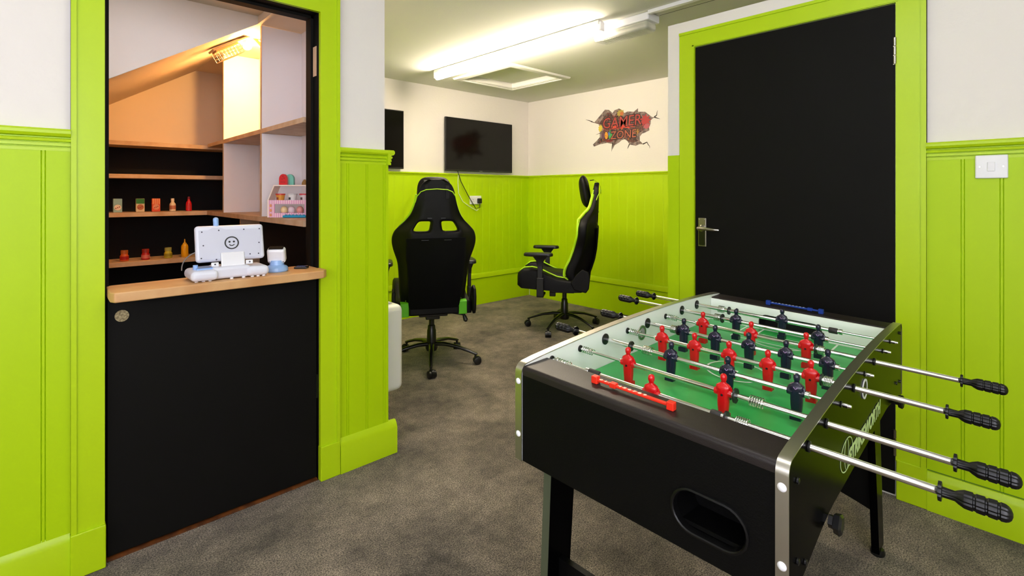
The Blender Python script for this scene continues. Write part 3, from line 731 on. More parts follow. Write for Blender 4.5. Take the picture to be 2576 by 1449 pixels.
# added fill: unseen glowing panels framed like windows, behind and beside the camera
wn = struct('fill_panel_1', bx(-1.45, .25, -1.397, -1.395, 1.0, 2.05), mat('fill_panel_glow', (230, 238, 255), .3, emit=((244, 242, 255), 3.4)), 'added glowing fill panel behind the camera')
b = MB()
for x0, x1, z0, z1 in ((-1.51, -1.45, .94, 2.11), (.25, .31, .94, 2.11), (-1.45, .25, .94, 1.0), (-1.45, .25, 2.05, 2.11), (-.62, -.58, 1.0, 2.05)): b.box(x0, x1, -1.399, -1.36, z0, z1)
b.build('fill_panel_frame', WHEN, wn)
wn2 = struct('fill_panel_2', bx(-1.597, -1.595, -.9, .9, 1.0, 2.05), mat('fill_panel_glow_side', (230, 238, 255), .3, emit=((244, 242, 255), 1.6)), 'added glowing fill panel left of the camera')  # second added panel, unseen, brightens the right wall
b = MB()
for y0, y1, z0, z1 in ((-.96, -.9, .94, 2.11), (.9, .96, .94, 2.11), (-.9, .9, .94, 1.0), (-.9, .9, 2.05, 2.11), (-.02, .02, 1.0, 2.05)): b.box(-1.599, -1.56, y0, y1, z0, z1)
b.build('fill_panel_frame', WHEN, wn2)
cl = empty('closet_fill_lamp', (.25, 2.36, 2.154), 0, 'added round fill lamp hidden behind the closet door head', 'lamp')  # unseen lamp added to brighten the front of the closet
MB().lathe((0, 0, 0), (0, 0, -1), [(.0005, .07), (.02, .075), (.028, .07)], 28).build('lamp_body', WHPL, cl)
MB().lathe((0, 0, -.0275), (0, 0, -1), [(0, .062), (.012, .05), (.016, .02)], 28).build('glass_dome', mat('closet_fill_glow', (255, 255, 255), .4, emit=((246, 244, 255), 22)), cl)

# ------------------------------------------------------------------ football table
TH, TX, TY, TL, TW = .037, .912, .297, 1.219, .631
A0, DA, RZ_, FZ = .116, .125, .757, .678
def lift(a, b): return .031*b+.010*a      # the table stands a little out of level
def TT(v): return (v[0], v[1], v[2]+lift(v[0], v[1])*min(1, max(0, v[2]/.55)))
tb = empty('football_table', (TX, TY, 0), TH, 'black football table with green pitch, chrome rods, red and navy players', 'football table')
def tpart(b, name, m, parent=None, **k): return b.xf(TT).build(name, m, parent or tb, **k)
ZE = .766
def ztop(a): return .770+.021*(1-(2*a/TL-1)**2)
def zbot(a):
    t = min(1, max(0, min(a, TL-a)/.30)); return .531+.039*(t*t*(3-2*t))
def side_poly():
    P = []
    n = 28; r = .022
    P += [(0, .531)]
    P += [(0, ztop(0)-r)]+[(r-r*cos(q), ztop(0)-r+r*sin(q)) for q in [pi/2*i/6 for i in range(1, 7)]]
    P += [(r+(TL-2*r)*i/n, ztop(r+(TL-2*r)*i/n)) for i in range(1, n)]
    P += [(TL-r+r*sin(q), ztop(TL)-r+r*cos(q)) for q in [pi/2*i/6 for i in range(0, 7)]]
    P += [(TL, .531)]+[(TL-TL*i/n, zbot(TL-TL*i/n)) for i in range(1, n)]
    return P
SP = side_poly()
PT = .020
def side_panel(b0, b1, out, name):
    b = MB(); P = SP; n = len(P)
    o0, o1 = (b0, b1) if out else (b1, b0)
    b.prism(P, lambda p, q, d: (p, d, q), b0+.0006, b1-.0006)
    # material by face normal is set below
    o = tpart(b, name, [TABLEB, TABIN], smooth=30)
    for f in o.data.polygons:
        inner = (f.normal.y > .5) if b0 < .3 else (f.normal.y < -.5)
        f.material_index = 1 if inner else 0
    # aluminium edge strip following the top and ends
    e = MB(); top = [p for p in P if True]
    idx = [i for i, (p, q) in enumerate(P)]
    path = [(-.0, .531)]+[P[i] for i in range(1, 1+1+6+28-1+7)]+[(TL, .531)]
    rs = []
    for i, (p, q) in enumerate(path):
        pa = path[max(i-1, 0)]; pb = path[min(i+1, len(path)-1)]
        dx, dz = pb[0]-pa[0], pb[1]-pa[1]; l = sqrt(dx*dx+dz*dz) or 1; nx, nz = -dz/l, dx/l
        t = .0022
        rs.append([(p, b0-.0006, q), (p+nx*t, b0-.0006, q+nz*t), (p+nx*t, b1+.0006, q+nz*t), (p, b1+.0006, q)])
    e.rings(rs)
    tpart(e, 'edge_trim', ALU, smooth=40)
    s = MB()
    for aa, sg in ((-.002, -1), (TL+.002, 1)):
        for z in (.728, .596): s.ell((aa, (b0+b1)/2, z), .0045, .0076, .0076, 14, 8)
    tpart(s, 'trim_screws', WHPL)
side_panel(0, PT, True, 'side_panel')
side_panel(TW-PT, TW, True, 'side_panel')

def stadium(cx, cz, w, h, n=10):
    r = h/2
    return [(cx+(w/2-r)+r*sin(q), cz+r*cos(q)) for q in [pi*i/n for i in range(n+1)]]+[(cx-(w/2-r)-r*sin(q), cz-r*cos(q)) for q in [pi*i/n for i in range(n+1)]]
def plate_hole(b, a, y0, y1, z0, z1, hole, d, n=None):
    """vertical plate in plane a..a+d with a hole (list of (y,z), clockwise from top right)"""
    outer = []
    cy = sum(p[0] for p in hole)/len(hole); cz = sum(p[1] for p in hole)/len(hole)
    for y, z in hole:
        dy, dz = y-cy, z-cz; ks = []
        if dy > 1e-9: ks.append((y1-cy)/dy)
        if dy < -1e-9: ks.append((y0-cy)/dy)
        if dz > 1e-9: ks.append((z1-cz)/dz)
        if dz < -1e-9: ks.append((z0-cz)/dz)
        k = min(ks); outer.append((cy+dy*k, cz+dz*k))
    # snap nearest outer point to each rectangle corner
    for c_ in ((y0, z0), (y0, z1), (y1, z0), (y1, z1)):
        j = min(range(len(outer)), key=lambda i: (outer[i][0]-c_[0])**2+(outer[i][1]-c_[1])**2); outer[j] = c_
    b.rings([[(a, *p) for p in outer], [(a, *p) for p in hole], [(a+d, *p) for p in hole], [(a+d, *p) for p in outer]], closed=True)
    return b
ES = .012
BC = TW/2
# near end: outside plate with oval ball return, rounded ledge on top
hole = stadium(.137, .611, .140, .080)
b = plate_hole(MB(), 0.002, PT+.0005, TW-PT-.0005, .531, .745, hole, ES)
tpart(b, 'end_panel', TABLEE, smooth=25)
b = MB(); b.rings([[(.001+q[0], *p) for p in stadium(.137, .611, .140+2*q[1], .080+2*q[1], 12)] for q in ((.004, .004), (-.003, .0035), (-.004, 0), (-.002, -.002), (.012, -.003))], cap=False)
tpart(b, 'ball_return_rim', mat('rim_black', (6, 6, 6), .4, spec=.3))
b = MB(); b.rings([[(.010, *p) for p in stadium(.137, .611, .136, .076)], [(.085, *p) for p in stadium(.137, .605, .110, .060)]], cap=True)
tpart(b, 'ball_return_cup', mat('cup_black', (5, 5, 5), .8)) if False else None
b = MB(); R_ = [[(.010, *p) for p in stadium(.137, .611, .1385, .0785)], [(.075, *p) for p in stadium(.137, .606, .12, .062)]]
n_ = len(R_[0]); b.add([p for r in R_ for p in r], [(i, (i+1) % n_, n_+(i+1) % n_, n_+i) for i in range(n_)]+[tuple(range(n_, 2*n_))])
tpart(b, 'ball_return_cup', TABLEE)
def ledge(a0, a1, name, r=.010):
    b = MB(); prof_ = [(a0, .745), (a0, ZE-r)]+[(a0+r-r*cos(q), ZE-r+r*sin(q)) for q in [pi/2*i/5 for i in range(1, 6)]]+[(a1-.002, ZE), (a1, ZE-.002), (a1, .7625), (a0+.014, .7625), (a0+.014, .745)]
    if a0 > a1:
        prof_ = [(a0, .745), (a0, ZE-r)]+[(a0-r+r*cos(q), ZE-r+r*sin(q)) for q in [pi/2*i/5 for i in range(1, 6)]]+[(a1+.002, ZE), (a1, ZE-.002), (a1, .7625), (a0-.014, .7625), (a0-.014, .745)]
    b.prism(prof_, lambda p, q, y: (p, y, q), PT+.0005, TW-PT-.0005)
    return tpart(b, name, TABTOP, smooth=40)
ledge(.002, .098, 'end_ledge'); ledge(TL-.002, TL-.090, 'end_ledge')
b = plate_hole(MB(), TL-.002-ES, PT+.0005, TW-PT-.0005, .531, .745, stadium(.494, .611, .140, .080), ES)
tpart(b, 'end_panel', TABLEE)
# inner goal walls
def gh(n=8, r=.028, y0=.212, y1=.426, z0=FZ+.0006, z1=.735):
    P = [(y1, z0)]+[(y1-r+r*cos(q), z1-r+r*sin(q)) for q in [pi/2*i/n for i in range(n+1)]]+[(y0+r-r*sin(q), z1-r+r*cos(q)) for q in [pi/2*i/n for i in range(n+1)]]+[(y0, z0)]
    return P
for aa, nm in ((.092, 'goal_wall'), (TL-.098, 'goal_wall')):
    b = plate_hole(MB(), aa, PT+.0005, TW-PT-.0005, FZ, .7622, gh(), .006)
    tpart(b, nm, TABIN, smooth=0)
    g2 = MB(); s0, s1 = (aa, .030) if aa < .5 else (aa+.006, TL-.030)
    P = gh(r=.027, y0=.213, y1=.425, z1=.734)
    V = [(s0, *p) for p in P]+[(s1, *p) for p in P]; n_ = len(P)
    g2.add(V, [(i, (i+1) % n_, n_+(i+1) % n_, n_+i) for i in range(n_)]+[tuple(range(n_, 2*n_))])
    tpart(g2, 'goal_box', BLKPL, smooth=0)
# bottom board and pitch
b = MB(); b.box(.014, TL-.014, PT, TW-PT, .575, .583); tpart(b, 'base_board', TABLEE)
b = MB(); b.box(.092, TL-.092, PT+.0004, TW-PT-.0004, FZ-.008, FZ); pf = tpart(b, 'pitch', FIELD)
b = MB()
def lring(cx, cy, r0, r1, a0, a1, n=48):
    P = [(cx+r1*cos(a0+(a1-a0)*i/n), cy+r1*sin(a0+(a1-a0)*i/n)) for i in range(n+1)]+[(cx+r0*cos(a1-(a1-a0)*i/n), cy+r0*sin(a1-(a1-a0)*i/n)) for i in range(n+1)]
    for i in range(n):
        q = [P[i], P[i+1], P[2*n-i], P[2*n+1-i]]
        b.add([(p[0], p[1], FZ+.0004) for p in q], [(0, 1, 2, 3)])
LWD = .0030
lring(TL/2, BC, .082-LWD, .082+LWD, 0, 2*pi)
def lbox(a, c_, d, e): b.add([(a, d, FZ+.0004), (c_, d, FZ+.0004), (c_, e, FZ+.0004), (a, e, FZ+.0004)], [(0, 1, 2, 3)])
for s in (0, 1):
    m_ = (lambda v: v) if s == 0 else (lambda v: TL-v)
    for d in (.165, .466): lbox(m_(.098), m_(.265), d-LWD, d+LWD)
    lbox(m_(.265-LWD), m_(.265+LWD), .165, .466)
    for d in (.225, .406): lbox(m_(.098), m_(.17), d-LWD, d+LWD)
    lbox(m_(.17-LWD), m_(.17+LWD), .225, .406)
    lring(m_(.20), BC, .10-LWD, .10+LWD, *((-.86, .86) if s == 0 else (pi-.86, pi+.86)), n=20)
    lring(m_(.215), BC, 0, .005, 0, 2*pi, n=12)
lring(TL/2, BC, 0, .006, 0, 2*pi, n=14)
b.xf(TT).build('pitch_markings', LINEW, tb, smooth=0)

# ball entry rings, side lettering and emblem
def ringm(a, z, y, ra, rz, w, d, name, m, n=36):
    b = MB(); rs = []
    for k in range(n):
        t = 2*pi*k/n
        rs.append([(a+(ra+s*w)*cos(t), y+q, z+(rz+s*w)*sin(t)) for s, q in ((-1, 0), (-1, -d), (1, -d), (1, 0))])
    b.rings(rs, closed=True); return tpart(b, name, m)
ringm(.608, .722, 0, .026, .022, .0025, .002, 'ball_entry_rim', WHPL)
ringm(.578, .733, TW-PT, .021, .020, .004, .003, 'ball_entry_rim', ALU)
b = MB(); b.lathe((.578, TW-PT, .733), (.578, TW-PT-.0015, .733), [(0, .019), (.0012, .019)], 24); tpart(b, 'ball_entry_cup', mat('entry_grey', (150, 150, 142), .6))
b = MB(); b.lathe((.608, .0004, .722), (.608, -.0012, .722), [(0, .024), (.0012, .024)], 24); tpart(b, 'ball_entry_cup', mat('entry_dark', (30, 34, 18), .6))
PRT = mat('pale_green_print', (196, 222, 150), .5)
ringm(.415, .630, 0, .058, .034, .0012, .0006, 'emblem_ring', PRT)
ringm(.415, .630, 0, .020, .034, .0009, .0006, 'emblem_curve', PRT)
text_mesh('side_lettering', 'STRIKEWORTH', .050, PRT, tb, lambda u, v, d: TT((.432+u, -.0008-d, .597+v)), .0004, .0016, .2, 1.12)
b = MB()
for a, z in ((.045, .724), (.045, .585), (TL-.045, .585), (TL-.045, .745), (.09, .56), (TL-.12, .60)):
    b.lathe((a, -.0002, z), (a, -.006, z), [(0, .0055), (.003, .0055), (.004, .003)], 10)
tpart(b, 'side_bolts', BLKMET)
# levelling knobs by the legs
for a in (.258, TL-.150):
    b = MB(); b.lathe((a, -.0004, .556), (a, -.04, .556), [(0, .012), (.008, .012), (.010, .018), (.020, .020), (.024, .015)], 20, fac=lambda k: 1+.10*cos(k*pi/2))
    tpart(b, 'leg_knob', BLKPL)

# legs with cross panels
def leg(s, t):
    b = MB()
    m_ = (lambda v: v) if s == 0 else (lambda v: TL-v)
    y0, y1 = (.536, .558) if t else (.060, .082)
    sp = .012 if t else -.012
    top = [(.028, y0), (.128, y0), (.128, y1), (.028, y1)]; bot = [(.012, y0+sp), (.092, y0+sp), (.092, y1+sp), (.012, y1+sp)]
    b.rings([[(m_(a), y, .575) for a, y in top], [(m_(a), y, .02) for a, y in bot]])
    return b
for s in (0, 1):
    for t in (0, 1):
        o = tpart(leg(s, t), 'leg', TABLEB, bev=.001)
        eb = leg(s, t); m0 = 1 if s else -1
        q = [v for v in eb.v if abs(v[0]-(.028 if s == 0 else TL-.028)) < 1e-6 or abs(v[0]-(.012 if s == 0 else TL-.012)) < 1e-6]
        eb = MB(); eb.rings([[(v[0]+m0*e_, v[1], v[2]) for v in (q[0], q[1])]+[(v[0]+m0*(.0012-e_), v[1], v[2]) for v in (q[1], q[0])] for q, e_ in ((sorted(q[:2], key=lambda v: v[1]), 0.0), (sorted(q[2:], key=lambda v: v[1]), 0.0))])
        tpart(eb, 'leg_edge', mat('leg_edge_grey', (104, 112, 92), .35, metal=.6) if 'leg_edge_grey' not in MATS else MATS['leg_edge_grey'], o)
        sp = .012 if t else -.012; yy = (.547 if t else .071)+sp; ac = .052 if s == 0 else TL-.052
        MB().lathe((ac, yy, 0), (ac, yy, .03), [(0, .020), (.008, .022), (.020, .018), (.024, .012)], 18).build('foot', BLKPL, o)
for s in (0, 1):
    m_ = (lambda v: v) if s == 0 else (lambda v: TL-v)
    b = MB(); n = 16
    P = [(.080, .30), (.550, .30), (.555, .29)]+[(.555-.480*i/n, .15+.045*sin(pi*i/n)) for i in range(n+1)]+[(.075, .29)]
    b.prism(P, lambda p, q, d: (d, p, q), m_(.062), m_(.078))
    tpart(b, 'cross_panel', TABLEE)

# rods, players, handles
def player_mesh():
    b = MB()
    def ring(z, rx, ry, y=0, n=18, sq=.0):
        r = []
        for k in range(n):
            a = 2*pi*k/n; c_, s_ = cos(a), sin(a)
            e = 2/(2+sq*4)
            r.append(((1 if s_ > 0 else -1)*abs(s_)**e*ry+y, (1 if c_ > 0 else -1)*abs(c_)**e*rx, z))
        return r
    # local: x = facing direction, y = along the rod, z up, origin on the rod axis
    prof = [(-.0605, .0105, .0085, 0), (-.058, .0112, .0092, 0), (-.046, .0104, .0088, 0), (-.030, .0122, .0088, 0), (-.018, .0128, .0088, 0), (-.010, .0126, .0090, 0),
            (0, .0138, .0100, 0), (.008, .0152, .0102, 0), (.013, .0158, .0094, 0), (.0165, .0148, .0080, 0), (.0190, .0112, .0066, 0), (.0215, .0060, .0056, 0), (.0235, .0052, .0052, 0)]
    b.rings([ring(z, rx, ry, y, sq=.35) for z, rx, ry, y in prof])
    # head
    hr = [(.0235, .0046), (.0265, .0064), (.030, .0076), (.035, .0080), (.039, .0070), (.0415, .0044), (.0424, .001)]
    b.rings([ring(z, r*.92, r*1.02, .0004) for z, r in hr])
    # foot block
    b.mi = 0; b.box(-.008, .0125, -.0115, .0115, -.0615, -.0475)
    # arms wrapping to the rod sleeve
    for s in (-1, 1): b.lathe((0, s*.012, 0), (0, s*.0205, 0), [(0, .0088), (.0075, .0080)], 14)
    for s in (-1, 1): b.tube([(.002, s*.0150, .0125), (.004, s*.0172, .004), (.0065, s*.014, -.001), (.0095, s*.006, .0005)], .0030, 8)
    return b
pmR = player_mesh(); pmN = player_mesh()
pmR.mi = 1; pmR.lathe((-.0085, 0, -.004), (-.0118, 0, -.004), [(0, .0034), (.003, .0028)], 5)
pmN.mi = 1
pmN.tube([(.0035, -.0090, .0188), (.0100, -.003, .0110), (.0108, 0, .0085), (.0100, .003, .0110), (.0035, .0090, .0188)], .0009, 5)
prR = pmR.build('player_figure', [REDP, BLKPL], tb); prN = pmN.build('player_figure', [NAVY, NAVYL], tb)
mR, mN = prR.data, prN.data
bpy.data.objects.remove(prR); bpy.data.objects.remove(prN)
RT, RS = .0064, .0036
RODS = [ # colour, men b, thick extent (b0,b1), thin extent, handle side
 ('red', [.317], (-.185, .462), (.455, .655), 'R'),
 ('red', [.454, .205], (-.196, .478), (.47, .655), 'R'),
 ('navy', [.397, .244, .088], (.064, .722), (-.002, .07), 'L'),
 ('red', [.490, .389, .290, .190, .090], (-.168, .514), (.505, .655), 'R'),
 ('navy', [.482, .381, .282, .183, .082], (.058, .716), (-.002, .065), 'L'),
 ('red', [.475, .320, .165], (-.181, .50), (.49, .655), 'R'),
 ('navy', [.413, .163], (.138, .800), (-.002, .145), 'L'),
 ('navy', [.304], (.128, .794), (-.002, .135), 'L')]
EXTRA = {0: dict(bump=[(.458, .488), (.158, .180)], disc=[(.149, .0145)], spring=[(.106, .130, 1), (.55, .60, 0)], collar=[.493, .154]),
 1: dict(bump=[], disc=[(.178, .0165)], spring=[(.118, .148, 1), (.565, .602, 0)], collar=[]),
 2: dict(bump=[], disc=[(.521, .0145)], spring=[(.455, .482, 1)], collar=[.066]),
 3: dict(bump=[], disc=[(.067, .0145)], spring=[(.043, .062, 1), (.565, .602, 0)], collar=[]),
 4: dict(bump=[], disc=[(.500, .0155)], spring=[(.507, .525, 1)], collar=[.060]),
 5: dict(bump=[], disc=[(.140, .0145)], spring=[(.118, .134, 1), (.565, .602, 0)], collar=[]),
 6: dict(bump=[], disc=[(.460, .0155)], spring=[(.467, .488, 1)], collar=[.140]),
 7: dict(bump=[(.138, .163)], disc=[(.486, .0145), (.458, .014)], spring=[(.502, .526, 1)], collar=[.129])}
def grip(side, b0):
    s = -1 if side == 'R' else 1
    b = MB()
    a = 0
    prof_ = [(0, .0145), (.003, .0150), (.0045, .0145), (.0055, .0078), (.020, .0074), (.024, .0100), (.030, .0128)]
    for i in range(4):
        t = .030+i*.0135
        prof_ += [(t+.001, .0132), (t+.0105, .0136 if i < 3 else .0125), (t+.0115, .0118), (t+.0130, .0118)]
    prof_ = [p for p in prof_ if p[0] < .0755]+[(.0765, .0126), (.0800, .0108), (.0828, .0076), (.0845, .0025)]
    b.lathe((0, b0, RZ_), (0, b0+s, RZ_), prof_, 32, fac=lambda k: 1.0 if k % 4 else .90)
    return b
ORDW = ['nearest to the camera', 'second', 'third', 'fourth', 'fifth', 'sixth', 'seventh', 'eighth']
for i, (colr, men, (t0, t1), (n0, n1), side) in enumerate(RODS):
    a = A0+DA*i
    base = Vector((a, 0, 0)); la = .010*a
    def rp_(b, name, m, par, **k):     # geometry given with a=0; lifted with the table
        b.xf(lambda v: (v[0], v[1], v[2]+.031*v[1]+la)); return b.build(name, m, par, **k)
    b = MB(); b.lathe((0, t0, RZ_), (0, t1, RZ_), [(0, RT*.9), (.001, RT), (t1-t0-.001, RT), (t1-t0, RT*.9)], 20)
    b.lathe((0, n0, RZ_), (0, n1, RZ_), [(0, RS*.9), (.001, RS), (n1-n0, RS)], 14)
    rod = rp_(b, 'rod', CHROME, tb, loc=base)
    ex = EXTRA[i]
    for b0, b1 in ex['bump']:
        rp_(MB().lathe((0, b0, RZ_), (0, b1, RZ_), [(0, .0085), (.002, .0095), (b1-b0-.002, .0095), (b1-b0, .0085)], 20), 'rubber_bumper', mat('bumper_rubber', (38, 34, 32), .6) if 'bumper_rubber' not in MATS else MATS['bumper_rubber'], rod)
    for b0, r in ex['disc']:
        rp_(MB().lathe((0, b0-.002, RZ_), (0, b0+.002, RZ_), [(0, r), (.004, r)], 24), 'stop_disc', BLKPL, rod)
    for b0 in ex['collar']:
        rp_(MB().lathe((0, b0-.005, RZ_), (0, b0+.005, RZ_), [(0, .0075), (.001, .0085), (.009, .0085), (.010, .0075)], 18), 'collar', CHROME, rod)
    for b0, b1, big in ex['spring']:
        R1 = .0114 if big else .0078; nt_ = 6; N_ = nt_*14
        rp_(MB().tube([(R1*cos(2*pi*nt_*k/N_), b0+(b1-b0)*k/N_, RZ_+R1*sin(2*pi*nt_*k/N_)) for k in range(N_+1)], .0013, 5), 'spring', CHROME, rod)
    for y, r, ln in ((TW-PT, .0165 if side == 'L' else .0095, .004), (0, .0100 if side == 'R' else .0070, .0035 if side == 'R' else .0016)):
        rp_(MB().lathe((0, y, RZ_), (0, y-ln, RZ_), [(0, r), (ln*.7, r), (ln, r*.8)], 22), 'bushing', BLKPL, rod)
    if side == 'R': rp_(MB().lathe((0, TW, RZ_), (0, TW+.006, RZ_), [(0, .008), (.006, .007)], 16), 'bushing', BLKPL, rod)
    else: rp_(MB().lathe((0, TW, RZ_), (0, TW+.008, RZ_), [(0, .0125), (.008, .010)], 16), 'bushing', BLKPL, rod)
    hb = {0: -.181, 1: -.192, 2: .719, 3: -.164, 4: .714, 5: -.174, 6: .799, 7: .792}[i]
    rp_(grip(side, hb), 'handle', mat('grip_black', (8, 8, 9), .36, spec=.4) if 'grip_black' not in MATS else MATS['grip_black'], rod)
    if side == 'L':     # chrome end of the inner rod on the right face
        rp_(MB().lathe((0, -.0025, RZ_), (0, -.020, RZ_), [(0, .0048), (.009, .0048), (.010, .0040), (.0165, .0034)], 16), 'rod_end', CHROME, rod)
    for mb in men:
        o = bpy.data.objects.new('player_figure', mR if colr == 'red' else mN); COL.objects.link(o); o.parent = rod
        o.location = (0, mb, RZ_+.031*mb+la)
        o.rotation_euler = (0, radians(random.uniform(-3, 3)), 0) if colr == 'red' else (0, radians(random.uniform(-3, 3)), pi)
        if len(men) == 1: o['label'] = ('red' if colr == 'red' else 'navy')+' goalkeeper figure'

# score counters (red near, blue far)
def counter(a, b0, b1, m, zt, flip, label):
    b = MB(); s = 1 if b1 > b0 else -1
    b.box(a-.0045, a+.0045, b0, b1, zt+.006, zt+.012)
    for q in (b0, b1): b.box(a-.0075, a+.0075, q-.008, q+.008, zt, zt+.017)
    o = tpart(b, 'score_counter', m, bev=.002); o['label'] = label
    k = b0+(b1-b0)*(.26 if not flip else .8)
    tpart(MB().box(a-.0070, a+.0070, k-.008, k+.008, zt+.004, zt+.0148), 'score_slider', m, o, bev=.0015)
    return o
RC = mat('counter_red', (226, 44, 24), .35); BC2 = mat('counter_blue', (14, 52, 140), .35)
o = counter(.052, .424, .236, RC, ZE, False, 'red plastic score counter with white numerals')
NUM = mat('counter_numerals', (246, 214, 190), .5)
text_mesh('numerals', '0 1 2 3 4 5 6 7 8 9', .0105, NUM, o, lambda u, v, d: TT((.052+(.0035-v)*-1-.001, .412-u, ZE+.0124+d)), .0002, .0003, 0, 1.52)
o = counter(TL-.055, .404, .226, BC2, ZE, True, 'blue plastic score counter with white numerals')
text_mesh('numerals', '0 1 2 3 4 5 6 7 8 9', .0105, mat('counter_numerals_pale', (200, 214, 240), .5), o, lambda u, v, d: TT((TL-.055+(.0035-v)*-1-.001, .392-u, ZE+.0124+d)), .0002, .0003, 0, 1.44)

# ------------------------------------------------------------------ gaming chairs
def interp(tab, z):
    if z <= tab[0][0]: return tab[0][1]
    for (z0, v0), (z1, v1) in zip(tab, tab[1:]):
        if z <= z1:
            t = (z-z0)/(z1-z0); return v0+(v1-v0)*t
    return tab[-1][1]
WT = [(.38, .205), (.45, .225), (.55, .235), (.66, .240), (.75, .248), (.83, .276), (.88, .289), (.93, .288), (.965, .272), (1.0, .240), (1.03, .205), (1.08, .165), (1.14, .142), (1.18, .132), (1.235, .122), (1.275, .105), (1.30, .075), (1.315, .045)]
RT_ = [(.38, .150), (.45, .185), (.55, .235), (.65, .268), (.74, .285), (.85, .295), (.95, .298), (1.08, .305), (1.18, .308), (1.25, .304), (1.315, .296)]
WG = [(.38, .13), (.45, .08), (.50, .01), (.56, .015), (.63, .055), (.74, .095), (.85, .125), (.93, .130), (1.0, .145), (1.05, .190), (1.10, .225), (1.2, .252), (1.315, .270)]   # wing front (distance behind the axis)
CF = [(.38, .08), (.50, .10), (.63, .135), (.74, .17), (.85, .19), (1.0, .205), (1.2, .245), (1.315, .27)]   # centre front
def backrest():
    b = MB()
    zs = sorted(set([.385, .42, .46, .50, .55, .60, .65, .70, .75, .79, .83, .86, .89, .92, .945, .965, .985, 1.01, 1.03, 1.045, 1.065, 1.09, 1.12, 1.15, 1.18, 1.21, 1.235, 1.26, 1.28, 1.295, 1.307, 1.315]))
    us = [-1, -.96, -.88, -.78, -.66, -.56, -.42, -.28, -.17, -.08, 0, .08, .17, .28, .42, .56, .66, .78, .88, .96, 1]
    def P(u, z, front):
        w = interp(WT, z); yr = interp(RT_, z); yw = interp(WG, z); yc = interp(CF, z)
        s = abs(u)
        k = max(0, (s-.55)/.45); k = k*k*(3-2*k)
        if front:
            y = yc+(yw-yc)*min(1, max(0, (s-.5)/.40)); y = y + (.02 if s > .97 else 0) + .012*(s > .93 and s <= .97)
        else:
            y = yr-k*(yr-yw-.045)*.75
        return (u*w, -y, z)
    nz, nu = len(zs), len(us)
    V = [P(u, z, 1) for z in zs for u in us]+[P(u, z, 0) for z in zs for u in us]; off = nz*nu
    def hole(i, j):
        zc = (zs[i]+zs[i+1])/2; uc = abs(us[j]+us[j+1])/2
        return .965 < zc < 1.03 and .17 < uc < .56
    keep = {(i, j) for i in range(nz-1) for j in range(nu-1) if not hole(i, j)}
    F = []
    id_ = lambda i, j: i*nu+j
    for i, j in keep:
        q = [id_(i, j), id_(i, j+1), id_(i+1, j+1), id_(i+1, j)]
        F.append(tuple(q)); F.append(tuple(off+x for x in reversed(q)))
        for di, dj, e in ((-1, 0, (q[0], q[1])), (0, 1, (q[1], q[2])), (1, 0, (q[2], q[3])), (0, -1, (q[3], q[0]))):
            if (i+di, j+dj) not in keep: F.append((e[1], e[0], off+e[0], off+e[1]))
    b.add(V, F)
    return b, P
